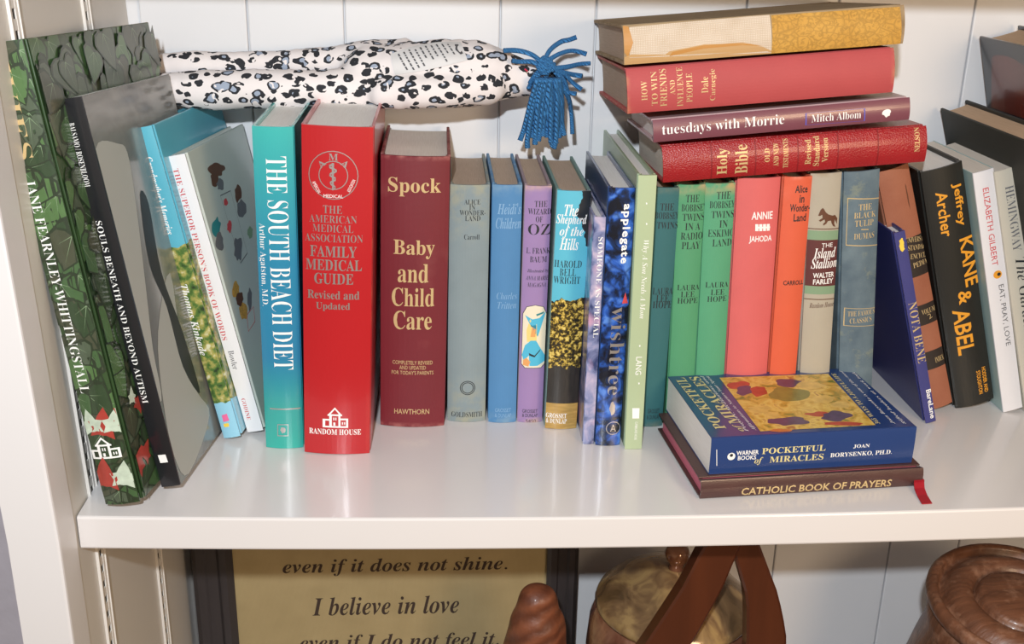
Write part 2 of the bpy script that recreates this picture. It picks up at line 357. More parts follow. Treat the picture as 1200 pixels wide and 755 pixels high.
# measured books (metres, degrees): P corner, lean, yaw, tip, thickness, height, depth, print
BOOKS = {
'ivy': {'P': (-0.2235, 0.6607, -0.0006), 'lean': -8.6, 'yaw': 8, 'tip': 2, 'T': 0.024, 'H': 0.3, 'D': 0.19, 'text': [('S', 'IVIES', 'R', 0.0092, 0.2598, -90, 0.0567, 0.0093, 'gold'),
  ('S', 'JANE FEARNLEY-WHITTINGSTALL', 'R', 0.007, 0.1495, -90, 0.1392, 0.0075, 'white')], 'poly': [('S', 'house', 'white', [(0.0036, 0.0489),
  (0.0205, 0.0485),
  (0.0168, 0.0336),
  (0.0001, 0.0351)]),
  ('S', 'leaf', 'redleaf', [(0.0115, 0.05),
  (0.016, 0.0677)]),
  ('S', 'leaf', 'redleaf', [(0.028, 0.0575),
  (0.034, 0.0725)]),
  ('S', 'leaf', 'redleaf', [(0.0047, 0.0135),
  (0.0073, 0.0332)]),
  ('S', 'leaf', 'whiteleaf', [(0.0064, 0.0529),
  (0.0043, 0.0676)]),
  ('S', 'leaf', 'whiteleaf', [(0.0201, 0.0516),
  (0.0239, 0.0669)]),
  ('S', 'leaf', 'whiteleaf', [(0.0167, 0.0137),
  (0.0205, 0.0295)]),
  ('F', 'leaf', 'redleaf', [(0.0037, 0.0212),
  (0.0161, 0.0328)]),
  ('F', 'leaf', 'redleaf', [(0.0166, 0.0237),
  (0.0275, 0.0325)]),
  ('F', 'leaf', 'whiteleaf', [(0.0195, 0.0635),
  (0.0224, 0.0733)]),
  ('F', 'leaf', 'redleaf', [(0.0241, 0.0566),
  (0.0333, 0.0652)])]},
'souls': {'P': (-0.1921, 0.6845, -0.0012), 'lean': -9.4, 'yaw': 6, 'tip': 2.6, 'T': 0.0135, 'H': 0.265, 'D': 0.16, 'text': [('S', 'BALSAMO / ROSENBLOOM', 'R', 0.0032, 0.2299, -90, 0.0402, 0.0039, 'white'),
  ('S', 'SOULS BENEATH AND BEYOND AUTISM', 'R', 0.0043, 0.1248, -90, 0.1254, 0.0041, 'white')], 'poly': [('S', 'p', 'white', [(0.0034, 0.0239),
  (0.0088, 0.0238),
  (0.0092, 0.018),
  (0.0038, 0.018)]),
  ('F', 'ps', 'pale', [(-0.0084, 0.2188),
  (0.0012, 0.217),
  (-0.0124, 0.1785),
  (-0.0076, 0.1375),
  (-0.0203, 0.0772),
  (0.0041, 0.0612),
  (0.011, 0.0957),
  (0.0238, 0.134),
  (0.0415, 0.1891),
  (0.0482, 0.2228),
  (0.0353, 0.2306),
  (0.0072, 0.2351)]),
  ('F', 'ps', 'pale', [(0.0258, 0.1029),
  (0.0707, 0.1329),
  (0.0565, 0.073),
  (0.0674, 0.0422),
  (0.0792, 0.0188),
  (0.0181, 0.0003),
  (0.002, 0.021),
  (0.0067, 0.0602)]),
  ('F', 'ps', 'ink', [(0.0519, 0.1928),
  (0.0627, 0.1846),
  (0.0559, 0.1371),
  (0.0676, 0.0887),
  (0.0721, 0.0403),
  (0.0528, 0.0678),
  (0.0503, 0.1136),
  (0.0395, 0.1477)])]},
'garden': {'P': (-0.1659, 0.7698, -0.0021), 'lean': -11.6, 'yaw': 7, 'tip': 1, 'T': 0.0134, 'H': 0.2391, 'D': 0.15, 'text': [('S', "Grandmother's Memories", 'BI', 0.0049, 0.1901, -90, 0.0566, 0.0058, 'white'),
  ('S', 'Thomas Kinkade', 'BI', 0.0035, 0.0961, -90, 0.0558, 0.006, 'white')], 'poly': [('S', 'p', 'pinkink', [(0.0039, 0.0191),
  (0.0082, 0.0199),
  (0.0086, 0.0141),
  (0.0037, 0.0135)]),
  ('S', 'p', 'yellowink', [(0.0033, 0.0121),
  (0.0074, 0.0122),
  (0.0073, 0.0093),
  (0.0032, 0.0092)])]},
'words': {'P': (-0.1499, 0.7816, -0.0026), 'lean': -12.0, 'yaw': 8, 'tip': 1, 'T': 0.013, 'H': 0.2177, 'D': 0.135, 'text': [('S', "THE SUPERIOR PERSON'S BOOK OF WORDS", 'R', 0.0034, 0.1424, -90, 0.132, 0.0043, 'redink'),
  ('S', 'Bowler', 'R', 0.0053, 0.0599, -90, 0.0153, 0.0044, 'greyink'),
  ('S', 'GODINE', 'R', 0.0043, 0.0192, -90, 0.018, 0.0031, 'redink')], 'poly': [('F', 'ps', 'brownink', [(0.0681, 0.1926),
  (0.0606, 0.1922),
  (0.0579, 0.1899),
  (0.05, 0.1911),
  (0.0432, 0.1924),
  (0.0388, 0.1947),
  (0.0351, 0.197),
  (0.0335, 0.1997),
  (0.0384, 0.201),
  (0.0446, 0.2011),
  (0.0506, 0.2013),
  (0.0569, 0.1998),
  (0.0614, 0.1977),
  (0.068, 0.1953)]),
  ('F', 'ps', 'brownink', [(0.0494, 0.1884),
  (0.0473, 0.1867),
  (0.0442, 0.1854),
  (0.0402, 0.1847),
  (0.0364, 0.1855),
  (0.0337, 0.1872),
  (0.0342, 0.1895),
  (0.0351, 0.1915),
  (0.0358, 0.1941),
  (0.0402, 0.1947),
  (0.0438, 0.194),
  (0.0482, 0.1945),
  (0.0503, 0.1925),
  (0.0502, 0.1904)]),
  ('F', 'ps', 'greyink', [(0.0566, 0.1832),
  (0.0552, 0.1818),
  (0.0531, 0.1797),
  (0.049, 0.1802),
  (0.0462, 0.1814),
  (0.0426, 0.1822),
  (0.044, 0.1843),
  (0.042, 0.1864),
  (0.046, 0.1872),
  (0.0484, 0.1886),
  (0.0522, 0.189),
  (0.0549, 0.1876),
  (0.057, 0.1863),
  (0.0574, 0.1847)]),
  ('F', 'ps', 'brownink', [(0.089, 0.1684),
  (0.086, 0.1658),
  (0.0818, 0.1656),
  (0.0786, 0.1652),
  (0.074, 0.1641),
  (0.0729, 0.1666),
  (0.0732, 0.1692),
  (0.075, 0.1716),
  (0.0766, 0.1744),
  (0.0807, 0.1752),
  (0.0848, 0.1769),
  (0.0879, 0.1757),
  (0.0898, 0.1738),
  (0.0903, 0.1712)]),
  ('F', 'ps', 'greyink', [(0.0904, 0.156),
  (0.0879, 0.1531),
  (0.0828, 0.1525),
  (0.078, 0.1516),
  (0.0737, 0.1527),
  (0.0695, 0.1544),
  (0.069, 0.1576),
  (0.0715, 0.1605),
  (0.0738, 0.1636),
  (0.0793, 0.1638),
  (0.0841, 0.165),
  (0.0871, 0.1629),
  (0.0894, 0.1611),
  (0.0919, 0.1589)]),
  ('F', 'ps', 'tealink', [(0.0261, 0.1562),
  (0.0234, 0.1541),
  (0.0204, 0.1508),
  (0.0161, 0.1517),
  (0.0124, 0.1526),
  (0.0102, 0.1546),
  (0.009, 0.1572),
  (0.0107, 0.1602),
  (0.0138, 0.1626),
  (0.0181, 0.1632),
  (0.0217, 0.1635),
  (0.027, 0.1645),
  (0.0271, 0.1611),
  (0.03, 0.1589)]),
  ('F', 'ps', 'greyink', [(0.0238, 0.1454),
  (0.0228, 0.142),
  (0.0182, 0.1405),
  (0.0144, 0.1417),
  (0.0117, 0.1429),
  (0.0097, 0.1445),
  (0.0082, 0.1466),
  (0.0101, 0.1491),
  (0.0129, 0.151),
  (0.0159, 0.1532),
  (0.0203, 0.1542),
  (0.0243, 0.1532),
  (0.0248, 0.1502),
  (0.0258, 0.1479)]),
  ('F', 'frame', 'greyink', [(0.0437, 0.1773),
  (0.0671, 0.1761),
  (0.0665, 0.1245),
  (0.0467, 0.1218)]),
  ('F', 'ps', 'redink', [(0.0552, 0.1693),
  (0.0543, 0.1681),
  (0.0521, 0.1678),
  (0.0499, 0.1676),
  (0.0483, 0.1684),
  (0.0462, 0.169),
  (0.0467, 0.1702),
  (0.0471, 0.1711),
  (0.0479, 0.1721),
  (0.0497, 0.1727),
  (0.0519, 0.1729),
  (0.054, 0.1725),
  (0.0544, 0.1713),
  (0.0549, 0.1703)]),
  ('F', 'ps', 'redink', [(0.0489, 0.151),
  (0.0474, 0.1497),
  (0.0454, 0.1487),
  (0.0426, 0.1475),
  (0.0411, 0.1489),
  (0.0401, 0.1501),
  (0.0386, 0.1514),
  (0.0406, 0.1531),
  (0.0416, 0.155),
  (0.0444, 0.1554),
  (0.0472, 0.1566),
  (0.0496, 0.1559),
  (0.0509, 0.1544),
  (0.0505, 0.1525)]),
  ('F', 'ps', 'greyink', [(0.057, 0.1307),
  (0.0537, 0.1277),
  (0.0494, 0.1237),
  (0.0456, 0.1259),
  (0.0414, 0.1256),
  (0.0407, 0.1286),
  (0.0385, 0.1312),
  (0.043, 0.1347),
  (0.0447, 0.1389),
  (0.0499, 0.1417),
  (0.0536, 0.1397),
  (0.0573, 0.1394),
  (0.062, 0.1385),
  (0.0612, 0.1344)]),
  ('F', 'ps', 'ochre', [(0.029, 0.1059),
  (0.0269, 0.1034),
  (0.0232, 0.1021),
  (0.0199, 0.103),
  (0.017, 0.1036),
  (0.014, 0.1049),
  (0.014, 0.1076),
  (0.0163, 0.11),
  (0.0192, 0.1114),
  (0.0218, 0.1128),
  (0.0254, 0.1138),
  (0.0287, 0.113),
  (0.0293, 0.1105),
  (0.0307, 0.1084)]),
  ('F', 'ps', 'brownink', [(0.0325, 0.0971),
  (0.0291, 0.096),
  (0.0264, 0.0941),
  (0.0223, 0.0939),
  (0.0198, 0.0961),
  (0.0175, 0.0977),
  (0.0182, 0.0998),
  (0.018, 0.1019),
  (0.0204, 0.1034),
  (0.0233, 0.1044),
  (0.0267, 0.1042),
  (0.0297, 0.1032),
  (0.0336, 0.1021),
  (0.0331, 0.0995)]),
  ('F', 'ps', 'ochre', [(0.0333, 0.0866),
  (0.0309, 0.0844),
  (0.0272, 0.0824),
  (0.0232, 0.0843),
  (0.0193, 0.0848),
  (0.0181, 0.0872),
  (0.0178, 0.0895),
  (0.0185, 0.0917),
  (0.0197, 0.0945),
  (0.0242, 0.0941),
  (0.0283, 0.0956),
  (0.0318, 0.0939),
  (0.0346, 0.0919),
  (0.0352, 0.0891)]),
  ('F', 'ps', 'greyink', [(0.0491, 0.092),
  (0.0464, 0.0887),
  (0.0427, 0.086),
  (0.0399, 0.0856),
  (0.0372, 0.0856),
  (0.0387, 0.0892),
  (0.0379, 0.0912),
  (0.0407, 0.0948),
  (0.044, 0.0979),
  (0.047, 0.0987),
  (0.0503, 0.1007),
  (0.0517, 0.0996),
  (0.0522, 0.0977),
  (0.0526, 0.0954)]),
  ('F', 'ps', 'greenband', [(0.0896, 0.1361),
  (0.0881, 0.1343),
  (0.0853, 0.1328),
  (0.0822, 0.133),
  (0.0791, 0.1333),
  (0.0791, 0.1355),
  (0.0773, 0.137),
  (0.0787, 0.139),
  (0.0809, 0.1407),
  (0.0839, 0.1409),
  (0.0867, 0.1418),
  (0.0888, 0.1409),
  (0.0902, 0.1396),
  (0.0919, 0.138)]),
  ('F', 'frame', 'redink', [(0.0302, 0.0848),
  (0.0487, 0.0857),
  (0.0435, 0.0745),
  (0.0242, 0.0728)])]},
'diet': {'P': (-0.133, 0.7588, -0.0026), 'lean': 1.0, 'yaw': 0, 'tip': 0, 'T': 0.0285, 'H': 0.2434, 'D': 0.155, 'text': [('S', 'THE SOUTH BEACH DIET', 'R', 0.0161, 0.1438, -90, 0.1586, 0.0144, 'white'),
  ('S', 'Arthur Agatston, M.D.', 'R', 0.004, 0.1444, -90, 0.0615, 0.0054, 'white')], 'poly': [('S', 'p', 'silver', [(0.0046, 0.0331),
  (0.0272, 0.0333),
  (0.0272, 0.0322),
  (0.0045, 0.0321)]),
  ('S', 'frame', 'silver', [(0.0098, 0.0202),
  (0.018, 0.0202),
  (0.0176, 0.0103),
  (0.0094, 0.0103)]),
  ('S', 'blot', 'silver', [(0.0116, 0.0181),
  (0.0158, 0.0124)])]},
'medical': {'P': (-0.1034, 0.7495, -0.002), 'lean': 2.1, 'yaw': 0, 'tip': 0, 'T': 0.0495, 'H': 0.2463, 'D': 0.165, 'text': [('S', 'THE', 'R', 0.0217, 0.1885, 0, 0.0132, 0.0055, 'silver'),
  ('S', 'AMERICAN', 'R', 0.0219, 0.1816, 0, 0.0329, 0.0055, 'silver'),
  ('S', 'MEDICAL', 'R', 0.0219, 0.1749, 0, 0.0283, 0.0055, 'silver'),
  ('S', 'ASSOCIATION', 'R', 0.0225, 0.1678, 0, 0.0402, 0.0056, 'silver'),
  ('S', 'FAMILY', 'B', 0.0222, 0.1582, 0, 0.0326, 0.0081, 'silver'),
  ('S', 'MEDICAL', 'B', 0.0225, 0.1482, 0, 0.0393, 0.0082, 'silver'),
  ('S', 'GUIDE', 'B', 0.0225, 0.1381, 0, 0.0275, 0.0082, 'silver'),
  ('S', 'Revised and', 'B', 0.0222, 0.126, 0, 0.0367, 0.0064, 'silver'),
  ('S', 'Updated', 'B', 0.0219, 0.117, 0, 0.0242, 0.0065, 'silver'),
  ('S', 'A', 'B', 0.0141, 0.2203, 42, 0.0055, 0.0046, 'silver'),
  ('S', 'M', 'B', 0.0222, 0.2253, 0, 0.0063, 0.0047, 'silver'),
  ('S', 'A', 'B', 0.0302, 0.2209, -40, 0.0053, 0.0048, 'silver'),
  ('S', 'AMERICAN', 'S', 0.0106, 0.2038, -62, 0.0086, 0.0024, 'white'),
  ('S', 'MEDICAL', 'S', 0.0222, 0.198, 0, 0.0134, 0.0024, 'white'),
  ('S', 'ASSOCIATION', 'S', 0.0344, 0.2057, 65, 0.0094, 0.0023, 'white'),
  ('S', 'RANDOM HOUSE', 'B', 0.0234, 0.0183, 0, 0.0384, 0.0046, 'white')], 'poly': [('S', 'ring', 'silver', [(0.0222, 0.2126),
  (0.0392, 0.2133)]),
  ('S', 'ring', 'silver', [(0.0222, 0.2126),
  (0.0323, 0.213)]),
  ('S', 'staff', 'silver', [(0.0219, 0.2022),
  (0.0219, 0.2212)]),
  ('S', 'house', 'white', [(0.0143, 0.0379),
  (0.0331, 0.0384),
  (0.0331, 0.0224),
  (0.0143, 0.0219)])]},
'baby': {'P': (-0.0491, 0.7974, -0.0037), 'lean': 1.3, 'yaw': 0, 'tip': 0, 'T': 0.0515, 'H': 0.2173, 'D': 0.124, 'text': [('S', 'Spock', 'B', 0.0254, 0.1943, 0, 0.0389, 0.0141, 'gold'),
  ('S', 'Baby', 'B', 0.0256, 0.1467, 0, 0.0309, 0.0146, 'gold'),
  ('S', 'and', 'B', 0.025, 0.128, 0, 0.0231, 0.0149, 'gold'),
  ('S', 'Child', 'B', 0.0252, 0.1089, 0, 0.0323, 0.0151, 'gold'),
  ('S', 'Care', 'B', 0.0251, 0.0902, 0, 0.0293, 0.0153, 'gold'),
  ('S', 'COMPLETELY REVISED', 'S', 0.0254, 0.0552, 0, 0.0311, 0.0032, 'gold'),
  ('S', 'AND UPDATED', 'S', 0.0255, 0.051, 0, 0.0205, 0.0032, 'gold'),
  ('S', "FOR TODAY'S PARENTS", 'S', 0.0255, 0.0467, 0, 0.0325, 0.0032, 'gold'),
  ('S', 'HAWTHORN', 'S', 0.0252, 0.0134, 0, 0.0275, 0.0044, 'gold')], 'poly': []},
'alice': {'P': (0.0044, 0.8073, -0.0052), 'lean': 0.5, 'yaw': 0, 'tip': 0, 'T': 0.031, 'H': 0.1945, 'D': 0.118, 'text': [('S', 'ALICE', 'R', 0.0175, 0.1817, 0, 0.0121, 0.0039, 'ink'),
  ('S', 'IN', 'R', 0.0175, 0.1775, 0, 0.0045, 0.0039, 'ink'),
  ('S', 'WONDER-', 'R', 0.0178, 0.1733, 0, 0.0195, 0.004, 'ink'),
  ('S', 'LAND', 'R', 0.018, 0.169, 0, 0.0116, 0.004, 'ink'),
  ('S', 'Carroll', 'R', 0.0175, 0.1545, 0, 0.0116, 0.004, 'ink'),
  ('S', 'GOLDSMITH', 'R', 0.0157, 0.0065, 0, 0.0247, 0.0045, 'ink')], 'poly': [('S', 'ring', 'ink', [(0.016, 0.0299),
  (0.0221, 0.0299)]),
  ('S', 'ring', 'ink', [(0.016, 0.0299),
  (0.0208, 0.0299)])]},
'heidi': {'P': (0.0373, 0.8058, -0.0057), 'lean': 0.3, 'yaw': 0, 'tip': 0, 'T': 0.0228, 'H': 0.1953, 'D': 0.118, 'text': [('S', "Heidi's", 'BI', 0.0131, 0.1771, 0, 0.018, 0.0086, 'paleblue'),
  ('S', 'Children', 'BI', 0.0127, 0.1659, 0, 0.0193, 0.0086, 'paleblue'),
  ('S', 'Charles', 'I', 0.0127, 0.108, 0, 0.0158, 0.0056, 'paleblue'),
  ('S', 'Tritten', 'I', 0.0129, 0.1004, 0, 0.0146, 0.0056, 'paleblue'),
  ('S', 'GROSSET', 'S', 0.0118, 0.0111, 0, 0.013, 0.0034, 'paleblue'),
  ('S', '& DUNLAP', 'S', 0.0119, 0.0065, 0, 0.0131, 0.0034, 'paleblue')], 'poly': []},
'oz': {'P': (0.0608, 0.8064, -0.0058), 'lean': 0.6, 'yaw': 0, 'tip': 0, 'T': 0.0205, 'H': 0.1947, 'D': 0.118, 'text': [('S', 'THE', 'R', 0.0124, 0.1811, 0, 0.0097, 0.0046, 'ink'),
  ('S', 'WIZARD', 'R', 0.0116, 0.1752, 0, 0.0174, 0.0046, 'ink'),
  ('S', 'OF', 'R', 0.0115, 0.1692, 0, 0.0052, 0.0046, 'ink'),
  ('S', 'OZ', 'R', 0.0118, 0.1612, 0, 0.0169, 0.0084, 'ink'),
  ('S', 'L. FRANK', 'R', 0.0118, 0.1444, 0, 0.0183, 0.0047, 'ink'),
  ('S', 'BAUM', 'R', 0.0121, 0.1376, 0, 0.0131, 0.0048, 'ink'),
  ('S', 'Illustrated by', 'I', 0.0121, 0.128, 0, 0.0164, 0.0034, 'ink'),
  ('S', 'ANNA MARIE', 'I', 0.0116, 0.1225, 0, 0.0178, 0.0035, 'ink'),
  ('S', 'MAGAGNA', 'I', 0.0115, 0.117, 0, 0.0145, 0.0035, 'ink'),
  ('S', 'GROSSET', 'S', 0.01, 0.01, 0, 0.0124, 0.003, 'ink'),
  ('S', '& DUNLAP', 'S', 0.0101, 0.0062, 0, 0.0124, 0.003, 'ink'),
  ('S', '5450', 'S', 0.011, 0.0013, 0, 0.0083, 0.003, 'ink')], 'poly': [('S', 'witch', 'white', [(0.0019, 0.0478),
  (0.0201, 0.1003)])]},
'hills': {'P': (0.082, 0.7936, -0.0059), 'lean': 1.1, 'yaw': 0, 'tip': 0, 'T': 0.0258, 'H': 0.1941, 'D': 0.128, 'text': [('S', 'The', 'BI', 0.0113, 0.1796, 0, 0.0105, 0.0091, 'white'),
  ('S', 'Shepherd', 'BI', 0.0119, 0.1716, 0, 0.023, 0.0092, 'white'),
  ('S', 'of the', 'BI', 0.0124, 0.1624, 0, 0.018, 0.0093, 'white'),
  ('S', 'Hills', 'BI', 0.011, 0.1534, 0, 0.0142, 0.0093, 'white'),
  ('S', 'HAROLD', 'R', 0.0112, 0.1377, 0, 0.0207, 0.0057, 'ink'),
  ('S', 'BELL', 'R', 0.0113, 0.1312, 0, 0.0123, 0.0058, 'ink'),
  ('S', 'WRIGHT', 'R', 0.011, 0.1248, 0, 0.0202, 0.0058, 'ink'),
  ('S', 'GROSSET', 'B', 0.0087, 0.0116, 0, 0.0164, 0.0041, 'white'),
  ('S', '& DUNLAP', 'B', 0.009, 0.0069, 0, 0.0164, 0.0041, 'white')], 'poly': []},
'special': {'P': (0.1093, 0.7669, -0.0062), 'lean': 0.3, 'yaw': 0, 'tip': 0, 'T': 0.0085, 'H': 0.1818, 'D': 0.125, 'text': [('S', 'SOMEONE AS SPECIAL', 'R', 0.0055, 0.1277, -90, 0.0782, 0.0038, 'white')], 'poly': []},
'wish': {'P': (0.1186, 0.7638, -0.0062), 'lean': 0.2, 'yaw': 0, 'tip': 0, 'T': 0.0196, 'H': 0.2038, 'D': 0.132, 'text': [('S', 'applegate', 'X', 0.0134, 0.17, -90, 0.0447, 0.0075, 'white'),
  ('S', 'wishtree', 'R', 0.0126, 0.0785, -90, 0.071, 0.011, 'silver'),
  ('S', 'A', 'S', 0.0132, 0.015, 0, 0.0046, 0.0058, 'silver')], 'poly': [('S', 'ring', 'silver', [(0.0132, 0.015),
  (0.0188, 0.015)]),
  ('S', 'blot', 'silver', [(0.009, 0.0381),
  (0.0142, 0.0259)]),
  ('S', 'tri', 'redink', [(0.0143, 0.1167),
  (0.0188, 0.1167),
  (0.0164, 0.1254)])]},
'son': {'P': (0.1405, 0.7575, -0.006), 'lean': -0.5, 'yaw': 0, 'tip': 0, 'T': 0.0135, 'H': 0.2146, 'D': 0.176, 'text': [('S', 'Why A Son Needs A Mom', 'I', 0.0076, 0.1373, -90, 0.0601, 0.005, 'white'),
  ('S', 'LANG', 'S', 0.0075, 0.0695, -90, 0.0145, 0.0045, 'white'),
  ('S', 'CUMBERLAND HOUSE', 'S', 0.0081, 0.0157, -90, 0.0152, 0.002, 'white')], 'poly': [('S', 'p', 'white', [(0.0044, 0.0348),
  (0.0099, 0.0347),
  (0.01, 0.0261),
  (0.0048, 0.0262)]),
  ('S', 'p', 'white', [(0.0064, 0.195),
  (0.0073, 0.1949),
  (0.0074, 0.1937),
  (0.0065, 0.1937)]),
  ('S', 'p', 'white', [(0.0072, 0.18),
  (0.0081, 0.1799),
  (0.0082, 0.1787),
  (0.0073, 0.1787)]),
  ('S', 'p', 'white', [(0.007, 0.0863),
  (0.008, 0.0863),
  (0.008, 0.0849),
  (0.0071, 0.0849)]),
  ('S', 'p', 'white', [(0.0079, 0.0559),
  (0.0089, 0.0559),
  (0.0089, 0.0545),
  (0.008, 0.0545)])]},
'bobbsey_teal': {'P': (0.1573, 0.797, -0.0062), 'lean': 0.3, 'yaw': 0, 'tip': 0, 'T': 0.0205, 'H': 0.1964, 'D': 0.12, 'text': [('S', 'THE', 'R', 0.0109, 0.1818, 0, 0.0103, 0.0053, 'ink'),
  ('S', 'BOBBSEY', 'R', 0.0114, 0.175, 0, 0.0181, 0.0053, 'ink'),
  ('S', 'TWINS', 'R', 0.0123, 0.1674, 0, 0.0163, 0.0053, 'ink'),
  ('S', 'LAURA', 'R', 0.0125, 0.1151, 0, 0.0159, 0.0056, 'ink'),
  ('S', 'LEE', 'R', 0.0126, 0.1092, 0, 0.01, 0.0056, 'ink'),
  ('S', 'HOPE', 'R', 0.013, 0.104, 0, 0.0153, 0.0056, 'ink'),
  ('S', 'GROSSET', 'S', 0.0122, 0.0137, 0, 0.0097, 0.0038, 'ink'),
  ('S', '& DUNLAP', 'S', 0.0122, 0.0085, 0, 0.0104, 0.0038, 'ink')], 'poly': []},
'bobbsey_radio': {'P': (0.1812, 0.797, -0.0062), 'lean': -1.3, 'yaw': 0, 'tip': 0, 'T': 0.0208, 'H': 0.1985, 'D': 0.12, 'text': [('S', 'THE', 'R', 0.0111, 0.1881, 0, 0.0103, 0.0056, 'ink'),
  ('S', 'BOBBSEY', 'R', 0.0128, 0.181, 0, 0.0194, 0.0056, 'ink'),
  ('S', 'TWINS', 'R', 0.0126, 0.1737, 0, 0.0169, 0.0056, 'ink'),
  ('S', 'IN A', 'R', 0.0123, 0.1664, 0, 0.0117, 0.0057, 'ink'),
  ('S', 'RADIO', 'R', 0.0121, 0.159, 0, 0.017, 0.0057, 'ink'),
  ('S', 'PLAY', 'R', 0.0118, 0.1516, 0, 0.0144, 0.0057, 'ink'),
  ('S', 'LAURA', 'R', 0.0116, 0.1179, 0, 0.0173, 0.0045, 'ink'),
  ('S', 'LEE', 'R', 0.0112, 0.1124, 0, 0.0107, 0.0045, 'ink'),
  ('S', 'HOPE', 'R', 0.0115, 0.1071, 0, 0.016, 0.0046, 'ink')], 'poly': []},
'bobbsey_eskimo': {'P': (0.203, 0.797, -0.0062), 'lean': -1.7, 'yaw': 0, 'tip': 0, 'T': 0.0232, 'H': 0.1995, 'D': 0.12, 'text': [('S', 'THE', 'R', 0.0141, 0.1905, 0, 0.011, 0.0056, 'ink'),
  ('S', 'BOBBSEY', 'R', 0.0136, 0.1833, 0, 0.0195, 0.0056, 'ink'),
  ('S', 'TWINS', 'R', 0.0143, 0.1757, 0, 0.0176, 0.0056, 'ink'),
  ('S', 'IN', 'R', 0.0151, 0.1683, 0, 0.0065, 0.0057, 'ink'),
  ('S', 'ESKIMO', 'R', 0.0139, 0.1611, 0, 0.0203, 0.0057, 'ink'),
  ('S', 'LAND', 'R', 0.0149, 0.1536, 0, 0.0151, 0.0057, 'ink'),
  ('S', 'LAURA', 'R', 0.0128, 0.1199, 0, 0.018, 0.0045, 'ink'),
  ('S', 'LEE', 'R', 0.0135, 0.1139, 0, 0.0107, 0.0045, 'ink'),
  ('S', 'HOPE', 'R', 0.0134, 0.1084, 0, 0.0154, 0.0046, 'ink')], 'poly': []},
'annie': {'P': (0.2278, 0.7965, -0.0062), 'lean': -1.9, 'yaw': 0, 'tip': 0, 'T': 0.0335, 'H': 0.2035, 'D': 0.13, 'text': [('S', 'ANNIE', 'SB', 0.0201, 0.1747, 0, 0.0164, 0.006, 'white'),
  ('S', 'JAHODA', 'SB', 0.02, 0.1559, 0, 0.0178, 0.0061, 'white')], 'poly': [('S', 'p', 'white', [(0.015, 0.1682),
  (0.0173, 0.1681),
  (0.0177, 0.1627),
  (0.0153, 0.1628)]),
  ('S', 'p', 'white', [(0.018, 0.1681),
  (0.0204, 0.168),
  (0.0207, 0.1626),
  (0.0183, 0.1627)]),
  ('S', 'p', 'white', [(0.021, 0.168),
  (0.0234, 0.1679),
  (0.0237, 0.1625),
  (0.0214, 0.1626)]),
  ('S', 'p', 'white', [(0.024, 0.1679),
  (0.0264, 0.1678),
  (0.0268, 0.1625),
  (0.0244, 0.1625)]),
  ('S', 'p', 'white', [(0.0151, 0.1662),
  (0.0269, 0.1658),
  (0.027, 0.1645),
  (0.0152, 0.1648)])]},
'alice_orange': {'P': (0.2626, 0.797, -0.0061), 'lean': -1.7, 'yaw': 0, 'tip': 0, 'T': 0.0217, 'H': 0.2045, 'D': 0.13, 'text': [('S', 'Alice', 'SB', 0.0134, 0.1952, 0, 0.0098, 0.0059, 'ink'),
  ('S', 'in', 'SB', 0.0143, 0.1876, 0, 0.0039, 0.006, 'ink'),
  ('S', 'Wonder-', 'SB', 0.0136, 0.1807, 0, 0.0158, 0.006, 'ink'),
  ('S', 'Land', 'SB', 0.0139, 0.1731, 0, 0.0099, 0.006, 'ink'),
  ('S', 'CARROLL', 'SB', 0.0131, 0.1211, 0, 0.0161, 0.0038, 'ink')], 'poly': []},
'stallion': {'P': (0.2895, 0.799, -0.0059), 'lean': -3.5, 'yaw': 0, 'tip': 0, 'T': 0.0245, 'H': 0.2065, 'D': 0.13, 'text': [('S', 'THE', 'S', 0.0155, 0.1502, 0, 0.0087, 0.0034, 'white'),
  ('S', 'Island', 'BI', 0.0142, 0.1441, 0, 0.0174, 0.0083, 'white'),
  ('S', 'Stallion', 'BI', 0.0143, 0.1358, 0, 0.0208, 0.0083, 'white'),
  ('S', 'WALTER', 'SB', 0.0142, 0.1261, 0, 0.0169, 0.0042, 'white'),
  ('S', 'FARLEY', 'SB', 0.0142, 0.1209, 0, 0.0162, 0.0042, 'white'),
  ('S', 'Random House', 'I', 0.0143, 0.1015, 0, 0.0198, 0.0043, 'brownink')], 'poly': [('S', 'p', 'greenband', [(-0.0047, 0.1629),
  (0.0318, 0.1607),
  (0.0323, 0.1532),
  (-0.0044, 0.1554)]),
  ('S', 'p', 'maroonband', [(-0.0044, 0.1554),
  (0.0323, 0.1532),
  (0.0347, 0.1158),
  (-0.0025, 0.1181)]),
  ('S', 'p', 'greenband', [(-0.0025, 0.1181),
  (0.0347, 0.1158),
  (0.0352, 0.109),
  (-0.0022, 0.1114)]),
  ('S', 'p', 'brownink', [(-0.0048, 0.1646),
  (0.0317, 0.1624),
  (0.0317, 0.1617),
  (-0.0048, 0.1639)]),
  ('S', 'p', 'brownink', [(-0.002, 0.1075),
  (0.0354, 0.1052),
  (0.0355, 0.1045),
  (-0.0019, 0.1068)]),
  ('S', 'horse', 'brownink', [(0.0071, 0.1642),
  (0.0226, 0.18)])]},
'tulip': {'P': (0.3235, 0.8, -0.0055), 'lean': -5.7, 'yaw': 0, 'tip': 0, 'T': 0.028, 'H': 0.2077, 'D': 0.125, 'text': [('S', 'THE', 'R', 0.0166, 0.1797, 0, 0.0103, 0.0047, 'gold'),
  ('S', 'BLACK', 'R', 0.0167, 0.1734, 0, 0.0173, 0.0047, 'gold'),
  ('S', 'TULIP', 'R', 0.0162, 0.167, 0, 0.0147, 0.0048, 'gold'),
  ('S', 'DUMAS', 'R', 0.0165, 0.1568, 0, 0.0161, 0.0048, 'gold'),
  ('S', 'THE FAMOUS', 'R', 0.0165, 0.0934, 0, 0.022, 0.0043, 'gold'),
